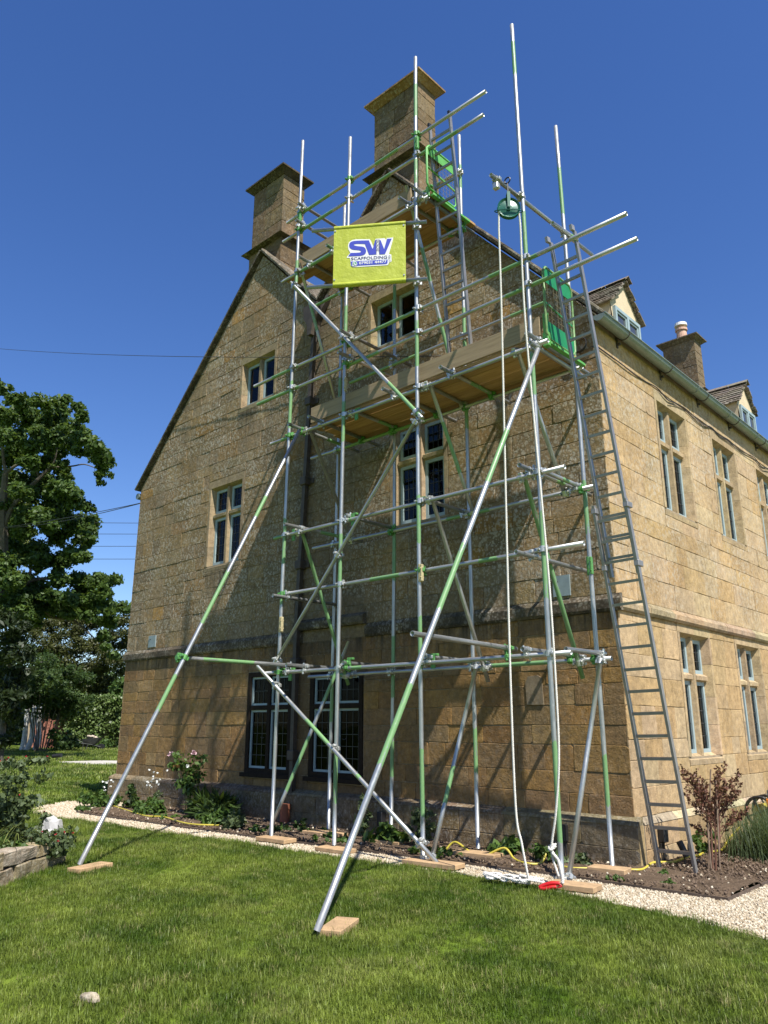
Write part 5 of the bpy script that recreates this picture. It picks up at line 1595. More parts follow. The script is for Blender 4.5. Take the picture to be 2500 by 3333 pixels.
for k in range(4):
    mb.path([(-0.20 + .085 * math.cos(a) * (1 + .05 * k), -0.03 - .008 * k, 5.81 + .10 * math.sin(a) * (1 - .04 * k)) for a in [i / 22 * 2 * math.pi for i in range(22)]], .006, 5, closed=True)
tag(mb.build('cable_coil', M['cable']), 'coil of black cable hung on the gable below the right kneeler', 'cable')

hz = .045
mb = MB()
mb.path(smooth_path([(-1.95, -0.62, hz), (-1.86, -0.56, .13), (-1.60, -0.60, hz), (-1.42, -0.62, hz), (-1.22, -0.55, .13), (-1.08, -0.58, hz), (-0.86, -0.72, hz), (-0.74, -0.62, hz), (-0.72, -0.48, .16), (-0.62, -0.52, hz), (-0.40, -0.66, hz), (-0.26, -0.58, hz), (-0.16, -0.42, hz), (0.06, -0.36, hz), (0.16, -0.24, hz), (0.10, 0.12, .055), (0.20, 0.36, hz), (0.32, 0.50, .10), (0.24, 0.90, .05), (0.20, 1.2, hz), (0.30, 1.4, .06), (0.24, 1.8, .12), (0.2, 2.3, .2)], 6), .0125, 8)
ho = mb.build('garden_hose', M['hose'], smooth=True)
tag(ho, 'yellow garden hose snaking along the wall foot and round the house corner', 'hose')
mb = MB(); mb.path(smooth_path([(-9.4, -0.66, .05), (-8.1, -0.98, .05), (-7.3, -1.16, .05), (-6.9, -1.10, .06), (-6.2, -1.24, .05), (-5.8, -1.22, .05), (-5.5, -1.0, .05)], 6), .0125, 8)
tag(mb.build('garden_hose', M['hose'], smooth=True), 'length of yellow hose lying in front of the rose at the left wall foot', 'hose')

reel = thing('hose_reel', 'black hose reel with orange fitting standing by the long facade', 'hose reel', (0.34, 2.80, 0))
mb = MB()
for y in (2.66, 2.92):
    mb.path([(0.34 + .17 * math.cos(a), y, .36 + .17 * math.sin(a)) for a in [k / 20 * 2 * math.pi for k in range(20)]], .02, 6, closed=True)
    for k in range(4): a = k * math.pi / 2 + .4; mb.path([(0.34, y, .36), (0.34 + .17 * math.cos(a), y, .36 + .17 * math.sin(a))], .012, 5)
mb.build('reel_wheel', M['black'], reel)
mb = MB(); mb.cyl((0.34, 2.67, .36), (0.34, 2.91, .36), .09, n=14); mb.build('wound_hose', M['hose'], reel)
mb = MB(); mb.path(smooth_path([(0.34, 2.62, .02), (0.42, 2.62, .3), (0.46, 2.64, .55), (0.42, 2.78, .60), (0.46, 2.94, .55), (0.42, 2.96, .3), (0.34, 2.96, .02)], 5), .013, 6); mb.build('reel_frame', M['lead'], reel)
mb = MB(); mb.bbox(.44, .49, 2.60, 2.66, .42, .52, .006); mb.build('hose_fitting', M['orange'], reel)

sp = thing('garden_spotlight', 'small black spike spotlight between the feet of the long ladder and the facade', 'spotlight', (0.33, 0.34, 0))
mb = MB(); mb.cyl((0.33, 0.34, 0), (0.33, 0.34, .15), .006, n=6); mb.build('spike', M['black'], sp)
mb = MB(); mb.cyl((0.29, 0.34, .25), (0.345, 0.36, .11), .033, n=12); mb.build('lamp_body', M['black'], sp)
gl = thing('garden_lamp', 'small black spike lamp on the far lawn in front of the paving', 'spotlight', (-26.6, 6.35, 0))
mb = MB(); mb.cyl((-26.6, 6.35, 0), (-26.6, 6.35, .2), .02, n=6); mb.build('spike', M['black'], gl)
mb = MB(); mb.cyl((-26.75, 6.25, .22), (-26.45, 6.45, .26), .075, n=10); mb.build('lamp_body', M['black'], gl)

tp = thing('clay_pipe', 'upright terracotta drain pipe at the wall foot under the dark downpipe', 'drain pipe', (-5.21, -0.20, 0))
mb = MB(); mb.cyl((-5.21, -0.20, 0), (-5.21, -0.20, .29), .068, n=16); mb.cyl((-5.21, -0.20, .22), (-5.21, -0.20, .292), .078, n=16); mb.build('pipe_body', M['terracotta'], tp, smooth=False)

def rock(mb, c, s, r, n=10, flat=1.0):
    bm = bmesh.new(); bmesh.ops.create_icosphere(bm, subdivisions=2, radius=1)
    o = Vector((r.uniform(0, 50), r.uniform(0, 50), r.uniform(0, 50)))
    for v in bm.verts:
        k = 1 + .35 * mnoise.noise(v.co * 1.3 + o) + .12 * mnoise.noise(v.co * 4 + o)
        v.co = Vector((c[0] + v.co.x * s[0] * k, c[1] + v.co.y * s[1] * k, c[2] + v.co.z * s[2] * k))
    mb.add([v.co[:] for v in bm.verts], [[v.index for v in f.verts] for f in bm.faces]); bm.free()
rr = random.Random(9)
mb = MB(); mb.ct = (.42, .36, .26); rock(mb, (-0.30, -5.58, .03), (.075, .04, .03), rr)
tag(mb.build('loose_stone', M['rubble'], tint=True), 'pale loose stone lying alone on the front lawn', 'stone')

# ================================================================== VEGETATION
def quads4(flat): return [tuple(flat[i:i + 4]) for i in range(0, len(flat), 4)]
OAK_L = [-27.2,3.5,14.2,0.44,-26.2,3.8,14.1,0.36,-26.9,4.8,14.5,0.41,-25.3,5.0,13.9,0.25,-24.9,5.0,13.4,0.25,-28.6,3.4,14.0,0.45,-30.2,4.9,14.7,0.68,-28.8,5.5,14.5,0.59,-28.0,6.2,14.0,0.51,-27.8,3.4,12.8,0.55,-28.3,4.7,13.5,0.46,-26.6,4.9,12.9,0.48,-25.4,5.5,12.7,0.4,-24.8,5.7,12.3,0.36,-25.1,6.2,12.0,0.33,-27.8,7.9,12.8,0.24,-28.0,6.9,13.2,0.28,-27.7,7.4,12.2,0.26,-30.7,4.4,12.8,0.56,-27.3,4.2,11.7,0.44,-26.7,5.3,11.9,0.22,-28.1,6.1,11.9,0.27,-30.3,4.7,11.9,0.51,-30.0,5.8,11.9,0.6,-29.5,6.4,11.9,0.36,-25.9,5.2,10.6,0.43,-27.8,6.5,11.2,0.23,-29.7,5.2,11.1,0.47,-28.2,5.7,10.7,0.46,-26.1,5.7,10.2,0.4,-27.1,6.7,10.4,0.28,-26.8,4.8,9.5,0.5,-29.3,7.5,10.3,0.48,-28.8,7.7,9.9,0.22,-29.8,4.5,10.5,0.5,-28.5,4.7,9.3,0.56,-30.0,6.9,9.6,0.52,-27.8,7.0,9.2,0.39,-31.6,5.4,9.2,0.56,-30.7,6.2,8.8,0.6,-28.0,6.7,8.5,0.46,-27.3,6.9,8.3,0.26,-29.3,3.3,15.6,0.23,-28.6,3.2,15.0,0.19,-28.5,4.3,7.8,0.47,-28.3,5.3,8.0,0.45,-29.8,6.9,8.4,0.52,-25.8,6.1,7.9,0.29,-28.1,4.3,7.0,0.54,-30.2,5.9,7.1,0.54,-27.7,6.1,7.2,0.41,-28.1,7.2,7.4,0.5,-27.3,7.6,7.4,0.42,-26.3,7.7,7.2,0.3,-28.8,9.3,7.7,0.2,-28.8,4.8,6.4,0.55,-29.0,6.0,6.4,0.34,-27.2,6.3,6.4,0.44,-28.5,7.7,6.7,0.47,-26.4,7.4,6.7,0.41,-28.2,6.5,6.0,0.34,-29.2,7.9,6.4,0.39,-26.7,7.6,6.2,0.41,-27.0,8.7,6.3,0.31,-28.2,9.8,6.5,0.24,-28.2,5.0,5.8,0.43,-28.5,4.5,5.7,0.43,-26.8,7.2,5.7,0.33,-28.5,8.8,5.9,0.36,-28.1,8.5,5.2,0.27,-26.5,7.9,4.5,0.22,-26.8,8.3,4.2,0.22,-29.1,4.8,6.0,0.44,-30.6,5.9,6.5,0.43,-28.9,5.6,6.6,0.41,-27.8,5.8,6.5,0.37,-28.9,6.6,6.4,0.42,-28.6,6.9,6.3,0.42,-28.3,7.1,6.4,0.38,-27.7,7.5,6.4,0.38,-26.8,7.3,6.4,0.37,-28.7,5.6,6.0,0.41,-30.0,6.7,6.2,0.35,-27.8,6.8,5.9,0.34,-28.5,8.0,6.2,0.35,-31.4,6.1,6.0,0.47,-31.3,6.7,5.9,0.4,-29.4,6.0,13.3,0.44,-27.0,4.6,12.5,0.41,-27.4,4.2,12.5,0.44,-29.8,4.6,13.1,0.47,-28.4,5.3,12.3,0.42,-26.9,5.1,10.7,0.4,-28.4,6.4,10.9,0.43,-29.4,6.7,10.5,0.48,-29.0,7.1,9.9,0.48,-27.4,5.3,9.3,0.44,-28.3,4.7,9.9,0.48,-27.2,3.8,10.5,0.43,-29.5,6.5,12.4,0.36,-26.0,5.5,12.3,0.29]
YEW_L = [-48.8,16.5,7.5,0.68,-51.2,16.7,7.6,0.7,-49.9,15.3,6.9,0.74,-49.3,17.6,7.7,0.57,-47.8,17.3,6.6,0.8,-49.1,16.7,6.4,0.93,-51.9,16.8,6.2,0.96,-50.6,15.3,6.0,0.68,-48.4,18.6,6.7,0.82,-47.1,18.8,7.6,0.69,-46.4,19.2,8.5,0.68,-46.0,19.4,9.1,0.44,-45.5,19.5,7.5,0.68,-47.4,20.1,6.8,0.76,-46.6,18.7,5.7,0.86,-47.9,18.1,5.5,0.92,-48.4,17.1,5.1,0.92,-49.9,16.6,4.9,0.93,-51.0,16.0,4.9,0.81,-47.9,20.5,5.3,0.7,-48.0,19.0,4.3,0.81,-48.3,17.9,4.1,0.8,-49.5,17.3,4.0,0.68,-48.7,20.5,4.2,0.64,-49.8,16.5,3.7,0.8,-50.4,18.0,3.1,0.75,-48.9,18.5,3.4,0.74,-48.6,19.7,3.3,0.69,-47.1,20.1,3.4,0.68,-51.0,15.8,8.3,0.69,-50.0,16.2,8.3,0.69,-49.4,16.8,8.4,0.69,-48.7,17.2,8.5,0.62,-48.8,18.1,8.3,0.63,-47.9,18.3,8.4,0.63,-50.7,15.0,7.8,0.62]
CON_L = [-26.3,3.7,5.2,0.37,-26.5,4.1,4.9,0.41,-28.3,4.5,4.7,0.46,-26.9,4.4,4.6,0.38,-27.1,4.3,4.0,0.51,-26.3,4.4,3.8,0.37,-29.1,5.0,3.4,0.5,-27.3,4.8,3.2,0.41,-27.2,4.4,2.6,0.47,-26.6,4.5,2.5,0.37,-27.0,4.3,2.0,0.43,-27.1,4.7,1.7,0.34,-28.7,5.1,1.3,0.42,-27.5,4.6,0.8,0.34,-26.0,4.4,4.2,0.23,-27.3,5.0,3.4,0.28]
SHR_L = [-37.0,9.3,3.3,0.55,-38.3,10.6,3.4,0.57,-35.7,10.1,3.1,0.54,-37.5,10.0,2.8,0.56,-37.7,10.7,2.7,0.52,-37.6,9.5,2.6,0.51,-37.7,11.4,2.7,0.43,-38.1,9.4,2.4,0.42,-36.0,10.2,3.5,0.41,-37.0,9.7,3.8,0.41,-37.2,8.9,1.8,0.36,-38.4,9.4,1.3,0.32,-36.5,10.7,0.9,0.32,-37.8,11.7,0.7,0.38,-37.4,12.0,0.5,0.33,-37.0,11.2,0.4,0.28]
g = np.random.default_rng(7)
def branch(mb, pts, r0, r1, n=7): mb.path(smooth_path(pts, 4), r0, n, r_end=r1)

oak = thing('oak_tree', 'big spreading oak with dark green leaves at the left edge beyond the lawn', 'tree', (-30.6, 4.9, 0))
mb = MB()
branch(mb, [(-30.6, 4.9, 0), (-30.4, 4.8, 4), (-30.29, 4.74, 7.91), (-29.86, 4.31, 10.12), (-29.68, 4.2, 10.85), (-29.45, 4.06, 11.77)], .34, .12)
mb.build('trunk', M['bark'], oak)
for p, a, b in [([(-29.45, 4.06, 11.77), (-28.82, 4.44, 12.32)], .09, .04), ([(-29.99, 4.47, 9.38), (-29.44, 4.56, 10.48), (-28.43, 5.09, 11.59), (-28.01, 5.31, 12.03), (-27.76, 5.38, 12.47), (-27.59, 5.31, 13.06)], .12, .025),
                ([(-28.01, 5.31, 12.03), (-27.33, 5.92, 12.08), (-26.9, 6.3, 12.16), (-26.52, 6.73, 11.96)], .045, .018), ([(-28.43, 5.09, 11.59), (-28.47, 4.63, 12.69), (-28.02, 4.88, 13.13)], .05, .02), ([(-29.45, 4.06, 11.77), (-29.32, 3.7, 13.05), (-29.0, 3.58, 14.16)], .08, .02),
                ([(-30.53, 5.0, 6.65), (-29.97, 5.41, 6.95), (-29.54, 5.67, 7.31), (-29.33, 5.84, 7.39), (-28.88, 6.25, 7.42), (-28.24, 6.9, 7.28)], .13, .03), ([(-29.54, 5.67, 7.31), (-29.33, 5.56, 8.12), (-29.23, 5.51, 8.49)], .07, .03),
                ([(-30.04, 5.48, 6.58), (-29.34, 6.29, 6.18), (-29.06, 6.67, 5.84), (-28.53, 7.22, 5.74), (-28.18, 7.69, 5.33), (-27.9, 8.12, 4.89)], .12, .02), ([(-28.53, 7.22, 5.74), (-28.07, 7.57, 5.92), (-27.45, 8.01, 6.29)], .05, .02), ([(-29.34, 6.29, 6.18), (-29.01, 6.39, 6.73), (-28.55, 6.68, 7.09)], .05, .02)]:
    mb = MB(); branch(mb, p, a, b); mb.build('limb', M['bark'], oak)
oakl = []
ro = random.Random(5)
for (x, y, z, r) in quads4(OAK_L):
    oakl.append((x, y, z, r * .8))
    for k in range(4):
        a = ro.uniform(0, 6.28); e = ro.uniform(-.9, 1.0); q = r * ro.uniform(.6, 1.2)
        oakl.append((x + q * math.cos(a) * .9, y + q * math.sin(a) * .9, z + q * e * .8, r * ro.uniform(.3, .5)))
for (x, y, z, r) in quads4(OAK_L):
    e = ro.uniform(1.0, 2.2)
    oakl.append((x - .9 * e + ro.uniform(-.4, .4), y + .42 * e + ro.uniform(-.4, .4), z + .30 * e + ro.uniform(-.5, .3), r * ro.uniform(.6, .9)))
for k in range(60):
    oakl.append((-33 + ro.uniform(-2.5, 2), 3.5 + ro.uniform(-2.5, 2), ro.uniform(6, 15), ro.uniform(.4, .7)))
leaves_obj('crown', oak, M['oakleaf'], oakl, 3300, .115, g, shell=.6, maxn=560, minn=60, stretch_y=1.2)

def leafy(name, label, cat, loc, lobes, per, size, mat, trunk=None, group=None, **k):
    t = thing(name, label, cat, loc, group)
    if trunk:
        mb = MB()
        for p, a, b in trunk: branch(mb, p, a, b)
        mb.build('trunk', M['bark'], t)
    leaves_obj('crown', t, M[mat], lobes, per, size, g, **k)
    return t
def split(lobes, n, r, f=.5):
    out = []
    for (x, y, z, q) in lobes:
        out.append((x, y, z, q * .8))
        for k in range(n):
            a = r.uniform(0, 6.28); e = r.uniform(-.8, 1)
            out.append((x + q * .85 * math.cos(a), y + q * .85 * math.sin(a), z + q * .7 * e, q * r.uniform(.3, f)))
    return out
yl = quads4(YEW_L)
leafy('yew_tree', 'broad olive brown yew behind the shrubs, left of the house corner', 'tree', (-49.0, 17.2, 0), split(yl, 4, ro), 1300, .095, 'yewleaf', [([(-49.0, 17.2, 0), (-49.0, 17.2, 5.5)], .3, .08)], elong=2.4, shell=.5, maxn=620, up=.5)
leafy('conifer_tree', 'very dark drooping conifer at the left edge under the oak', 'tree', (-27.6, 4.6, 0), split(quads4(CON_L), 4, ro), 2200, .08, 'darkleaf', [([(-27.6, 4.6, 0), (-27.5, 4.5, 5)], .16, .04)], elong=3.0, shell=.5, maxn=520, up=-.3)
st = []
for k in range(16):
    a = ro.uniform(0, 6.28); st.append(([(-37.7 + .25 * math.cos(a), 10.6 + .25 * math.sin(a), 0), (-37.7 + .6 * math.cos(a), 10.6 + .6 * math.sin(a), 1.4), (-37.5 + 1.2 * math.cos(a), 10.5 + 1.1 * math.sin(a), 3.0)], .028, .012))
leafy('tall_shrub', 'tall many stemmed shrub in front of the white trunk and brick wall', 'shrub', (-37.7, 10.6, 0), split(quads4(SHR_L) + [(-37.6 + ro.uniform(-1.4, 1.4), 10.9 + ro.uniform(-.8, 1.4), ro.uniform(2.0, 4.0), .55) for k in range(14)], 4, ro), 1500, .105, 'shrubleaf', st, maxn=560)
wl = []
for k in range(90):
    t = ro.random(); wl.append((-30.5 - 12 * (1 - t) * .6 + ro.uniform(-1, 1) - 22, 4 + 22 * t + ro.uniform(-1, 1), ro.uniform(1, 6.2 - 1.5 * t), ro.uniform(.9, 1.4)))
V, Fc, T = leaf_cloud(wl, 800, .17, g, maxn=1600, shell=.6)
stuff(link(bpy.data.objects.new('woodland', np_mesh('woodland', V, Fc, M['shrubleaf'], T))))
wil = [(-36.5 + ro.uniform(-1.6, 1.6), 6.2 + ro.uniform(-2.0, 1.6), ro.uniform(6.5, 13.0), ro.uniform(.5, .8)) for k in range(30)]
leafy('willow_tree', 'pale yellow green tree glimpsed through the oak crown', 'tree', (-37, 6.2, 0), wil, 700, .13, 'paleleaf', [([(-37, 6.2, 0), (-36.8, 6.2, 11)], .25, .05)], elong=3, up=-.5, maxn=420)

# birch and ivy clad brick wall
bi = thing('birch_tree', 'birch with white split trunks behind the tall shrub', 'tree', (-40.3, 11.1, 0))
mb = MB()
for p in ([(-40.55, 10.85, 0), (-40.4, 10.85, .6), (-40.05, 10.66, 2.2), (-39.9, 10.5, 5)], [(-40.45, 11.0, 0), (-40.1, 11.1, .7), (-39.75, 10.9, 2.2), (-39.6, 10.9, 5)], [(-40.4, 11.5, 0), (-40.3, 11.55, .7), (-40.05, 11.35, 2.2), (-40, 11.3, 4.6)]):
    branch(mb, p, .17, .09, 9)
mb.build('trunk', M['birch'], bi)
leaves_obj('crown', bi, M['shrubleaf'], [(-39.8 + ro.uniform(-.8, .8), 10.9 + ro.uniform(-.8, .8), ro.uniform(3.6, 5.4), .5) for k in range(8)], 700, .11, g)

wall_a, wall_b = Vector((-44.6, 12.7, 0)), Vector((-41.5, 18.9, 0))
wd_ = (wall_b - wall_a).normalized(); wnr = Vector((wd_.y, -wd_.x, 0))
gw = thing('garden_wall', 'old red brick garden wall mostly covered by ivy at the far side of the lawn', 'wall', wall_a.lerp(wall_b, .5))
mb = MB(); mb.obox(wall_a + Vector((0, 0, 1.2)), wall_b + Vector((0, 0, 1.2)), .2, 2.4, wnr); mb.build('wall_core', M['mortar'], gw)
mb0 = MB(); mb0.bbox(-.115, .115, -.05, .02, -.036, .036, .004); brick_me = mb0.mesh('brick', M['brick'])
row = 0; z = .06
bm_ = Matrix((wd_, -wnr, Vector((0, 0, 1)))).transposed().to_4x4()
cnt = 0
while z < 2.25 and cnt < 250:
    for k in range(9):
        m = bm_.copy(); p = wall_a + wd_ * (.35 + k * .24 + (.12 if row % 2 else 0)) + wnr * (.10 + ro.uniform(0, .015)); m.translation = (p.x, p.y, z)
        link(bpy.data.objects.new('brick', brick_me), gw, m); cnt += 1
    row += 1; z += .083
iv = [tuple(wall_a + wd_ * ro.uniform(1.9, 7.2) + wnr * ro.uniform(.1, .5)) for k in range(120)]
iv = [(p[0], p[1], (ro.random() ** .8) * 2.75 + .25, ro.uniform(.3, .45)) for p in iv]
iv += [(*(wall_a + wd_ * ro.uniform(.0, 2.2) + wnr * .2)[:2], ro.uniform(2.1, 2.6), .35) for k in range(10)]
leafy('ivy', 'thick pale green ivy hanging over the brick garden wall', 'climbing plant', (-42.5, 16.5, 0), iv, 1100, .13, 'ivyleaf', elong=1.15, maxn=240)
leafy('laurel_bush', 'bright yellow green bush rising above the ivy beside the house corner', 'shrub', (-41.5, 18.2, 0), [(-42.2 + ro.uniform(-1.3, 1.0), 17.9 + ro.uniform(-.8, .8), ro.uniform(2.6, 3.9), .45) for k in range(16)], 800, .16, 'bedleaf', elong=2)
for i, (x, y, s, mt, lab) in enumerate([(-38.0, 12.0, .55, 'shrubleaf', 'dark low bush left of the wheelbarrow'), (-40.6, 15.6, .40, 'bedleaf', 'small yellowish bush at the wall foot behind the wheelbarrow'), (-40.2, 17.0, .38, 'bedleaf', 'low bush at the wall foot between the wheelbarrow and the house')]):
    leafy('low_bush', lab, 'shrub', (x, y, 0), [(x + ro.uniform(-s, s), y + ro.uniform(-s, s), s * ro.uniform(.3, 1.3), s * .55) for k in range(9)], 1000, .10, mt, group='low bushes by the garden wall', maxn=300)
struct(sheet('soil_strip', [(-41.5, 12.8), (-38.6, 12.9), (-36.6, 16.2), (-37.5, 19.5), (-41, 19.0)], 0.012, M['soil']))

wb = thing('wheelbarrow', 'grey wheelbarrow loaded with pale rubble on the far edge of the lawn', 'wheelbarrow', (-39.3, 14.1, 0))
q = Vector((.73, .68, 0)); qn = Vector((-.68, .73, 0)); wc0 = Vector((-39.3, 14.1, 0))
def wv(a, b, z): return wc0 + q * a + qn * b + Vector((0, 0, z))
mb = MB()
top_ = [wv(-.42, -.33, .62), wv(.62, -.33, .72), wv(.62, .33, .72), wv(-.42, .33, .62)]; bot_ = [wv(-.25, -.2, .34), wv(.30, -.2, .34), wv(.30, .2, .34), wv(-.25, .2, .34)]
mb.add(top_ + bot_, [(4, 5, 6, 7), (0, 1, 5, 4), (1, 2, 6, 5), (2, 3, 7, 6), (3, 0, 4, 7)]); mb.build('tray', M['barrow'], wb)
for s in (-1, 1):
    mb = MB(); mb.path([wv(.62, s * .06, .20), wv(.1, s * .2, .34), wv(-.5, s * .26, .40), wv(-.85, s * .28, .58)], .018, 6); mb.build('handle', M['barrow'], wb)
    mb = MB(); mb.path([wv(-.3, s * .22, .36), wv(-.36, s * .24, .02), wv(-.15, s * .24, .02), wv(-.05, s * .2, .34)], .018, 6); mb.build('leg', M['barrow'], wb)
mb = MB(); mb.cyl(wv(.62, -.05, .19), wv(.62, .05, .19), .19, n=16); mb.build('wheel', M['black'], wb)
mb = MB(); mb.ct = (.5, .43, .34)
for k in range(7): rock(mb, wv(ro.uniform(-.2, .4), ro.uniform(-.15, .15), .66 + ro.uniform(0, .12)), (.16, .13, .09), rr)
tag(mb.build('rubble_heap', M['rubble'], tint=True), 'pale rubble heaped in the tray of the wheelbarrow', 'rubble')

# ------------------------------------------------------------------ stone planter at the left
pw = thing('planter_wall', 'low rough stone planter wall curving in at the left edge of the lawn', 'planter', (-4.0, -4.4, 0))
def rblock(p0, p1, z0, z1, th, r):
    p0, p1 = Vector((*p0, 0)), Vector((*p1, 0)); d = (p1 - p0).normalized(); nn = Vector((-d.y, d.x, 0))
    bm = bmesh.new(); bmesh.ops.create_cube(bm, size=1)
    bmesh.ops.bevel(bm, geom=list(bm.edges), offset=.05, segments=1, affect='EDGES')
    bmesh.ops.subdivide_edges(bm, edges=list(bm.edges), cuts=3, use_grid_fill=True)
    L = (p1 - p0).length; o = Vector((r.uniform(0, 90), r.uniform(0, 90), 0)); c = (p0 + p1) / 2
    for v in bm.verts:
        k = v.co.copy()
        w = c + d * k.x * L - nn * (k.y * th) + Vector((0, 0, (z0 + z1) / 2 + k.z * (z1 - z0)))
        w += Vector((mnoise.noise(w * 6 + o), mnoise.noise(w * 6 + o + Vector((9, 0, 0))), mnoise.noise(w * 6 + o + Vector((0, 9, 0))))) * .030
        w += Vector((mnoise.noise(w * 22 + o), mnoise.noise(w * 22 + o + Vector((9, 0, 0))), 0)) * .007
        v.co = w
    mb = MB(); mb.ct = jit(r.choice([(.37, .31, .20), (.42, .36, .26), (.34, .27, .16)]), r, .12)
    mb.add([v.co[:] for v in bm.verts], [[v.index for v in f.verts] for f in bm.faces]); bm.free()
    mb.build('planter_stone', M['rubble'], pw, smooth=False, tint=True)
def fp(t, o=0.0):   # along the face; a slight curve
    return (-4.38 + .555 * t + .06 * t * t + .84 * o, -3.80 - .82 * t + .02 * t * t + .54 * o)
rq = random.Random(12)
for a, b, z0, z1 in ((-.02, .32, -.04, .13), (.33, .90, -.04, .14), (.91, 1.5, -.04, .135), (1.51, 2.2, -.04, .135), (.0, .13, .135, .31), (.135, .55, .145, .25), (.56, 1.12, .145, .265), (1.13, 1.75, .14, .27), (1.76, 2.3, .14, .26)):
    rblock(fp(a, -.10), fp(b, -.10), z0, z1, .20, rq)
for a, b, z0, z1 in (((-4.47, -3.80), (-4.95, -4.02), -.04, .15), ((-4.96, -4.02), (-5.6, -4.45), -.04, .16), ((-4.5, -3.84), (-5.1, -4.12), .155, .27), ((-5.1, -4.12), (-5.7, -4.6), .165, .26)):
    rblock(a, b, z0, z1, .2, rq)
mb = MB(); P_ = [(-4.45, -3.95), fp(.5, -.1), fp(1.2, -.1), fp(2.2, -.1), (-4.6, -6.6), (-6.2, -5.6), (-5.7, -4.6), (-5.0, -4.1)]
mb.add([(x, y, .20) for x, y in P_], [tuple(range(len(P_)))]); mb.build('planter_soil', M['soil'], pw)
bm = bmesh.new(); bmesh.ops.create_icosphere(bm, subdivisions=3, radius=1)
for v in bm.verts:
    k = 1 + .45 * mnoise.noise(v.co * 1.8 + Vector((3, 1, 7))) + .25 * abs(mnoise.noise(v.co * 4.5))
    v.co = Vector((-4.48 + v.co.x * .095 * k, -3.93 + v.co.y * .115 * k, .335 + v.co.z * .075 * k + (.05 if v.co.z > .4 and v.co.x > .2 else 0)))
me = bpy.data.meshes.new('white_sack'); bm.to_mesh(me); bm.free(); me.materials.append(M['sack'])
tag(link(bpy.data.objects.new('white_sack', me)), 'crumpled white sack lying on the right end of the stone planter', 'sack')

def plant(name, label, cat, loc, lobes, per, size, mat, stems=(), flowers=(), group=None, stem_mat='stem', **k):
    t = thing(name, label, cat, loc, group)
    if stems:
        mb = MB()
        for p, a, b in stems: mb.path(smooth_path(p, 4), a, 5, r_end=b)
        mb.build('stem', M[stem_mat], t)
    leaves_obj('foliage', t, M[mat], lobes, per, size, g, **k)
    for (x, y, z, s, fm) in flowers:
        mb = MB()
        for j in range(11):
            a = ro.uniform(0, 6.28); e = ro.uniform(-.2, 1.2); d = Vector((math.cos(a) * math.cos(e), math.sin(a) * math.cos(e), math.sin(e)))
            u = d.orthogonal().normalized(); w = d.cross(u); c = Vector((x, y, z)) + d * s * .35
            mb.add([c - u * s * .4, c + d * s * .55 - w * s * .1, c + u * s * .4, c + w * s * .42 - d * s * .1], [(0, 1, 2, 3)])
        mb.build('flower', M[fm], t)
    return t
def low(label, x, y, r, h, mat, size, per=9000, n=9, name='border_plant', group='plants along the gable foot', stems=True, **k):
    rr0 = r * .8
    lob = [(x + ro.uniform(-rr0, rr0), y + ro.uniform(-rr0, rr0) * .6, h * ro.uniform(.2, .8), min(h * .4, r * ro.uniform(.22, .36))) for i in range(n)]
    size *= .72
    ss = [([(x + ro.uniform(-.05, .05), y + ro.uniform(-.05, .05), 0), ((x + a) / 2, (y + b) / 2, c * .6), (a, b, c)], .004, .002) for a, b, c, d in lob] if stems else ()
    return plant(name, label, 'plant', (x, y, 0), lob, per, size, mat, ss, k.pop('flowers', ()), group, maxn=k.pop('maxn', 130), minn=25, stretch_y=1.1, **k)

low('leafy dark clump at the far left foot of the gable, by the path bend', -9.25, -.85, .42, .24, 'bedleaf', .075, flowers=[(-9.0 + ro.uniform(-.3, .3), -.9 + ro.uniform(-.2, .2), ro.uniform(.28, .48), .03, 'petal_white') for k in range(9)])
low('thin dark plant in front of the left black socket', -8.55, -.7, .22, .50, 'shrubleaf', .07, n=8)
low('light green leafy clump left of the rose', -7.75, -.88, .42, .22, 'bedleaf', .07, n=14)
low('airy plant with tiny white flower heads beside the rose', -8.0, -.6, .16, .40, 'greyleaf', .035, 4000, 7, flowers=[(-8.0 + ro.uniform(-.18, .18), -.6 + ro.uniform(-.1, .1), ro.uniform(.36, .66), .028, 'petal_white') for k in range(16)])
low('dark grassy growth right of the rose', -6.55, -.55, .40, .28, 'shrubleaf', .10, n=12, elong=6)
low('broad leaved plant at the gravel edge, right of the rose', -5.75, -.95, .26, .20, 'bedleaf', .09, n=9, elong=2.6)
low('pale leaved plant at the gravel edge near the clay pipe', -5.30, -1.02, .20, .20, 'greyleaf', .09, n=7, elong=2.8)
low('low dark weeds at the foot of the leftmost back standard', -4.4, -.55, .38, .14, 'shrubleaf', .06, n=9)
low('tall feathery weed below the right timber window', -3.42, -.42, .16, .62, 'greyleaf', .045, 7000, 13, elong=2.5)
low('large leaved plant under the middle of the scaffold', -2.85, -.55, .26, .20, 'bedleaf', .13, 4000, 9)
low('tall grey green weed bush between the middle standards', -2.28, -.62, .20, .52, 'greyleaf', .045, 9000, 16, elong=2.3)
low('round leaved clump behind the yellow hose', -1.42, -.36, .24, .17, 'bedleaf', .10, 4500, 8)
low('weeds at the foot of the rope knot, under the hose loop', -.72, -.50, .20, .20, 'bedleaf', .05, n=10)
low('small weeds beside the black socket near the house corner', -.42, -.32, .18, .15, 'greyleaf', .04, n=7)
for i, (x, y, lab) in enumerate([(.38, -.28, 'tiny weed on bare soil in front of the long ladder'), (.62, -.72, 'tiny weed at the soil edge right of the corner sole board'), (.15, -.80, 'tiny weed by the edging behind the corner sole board')]):
    low(lab, x, y, .09, .07, 'bedleaf', .035, n=5, name='weed', group='weeds on the bare soil', stems=False)
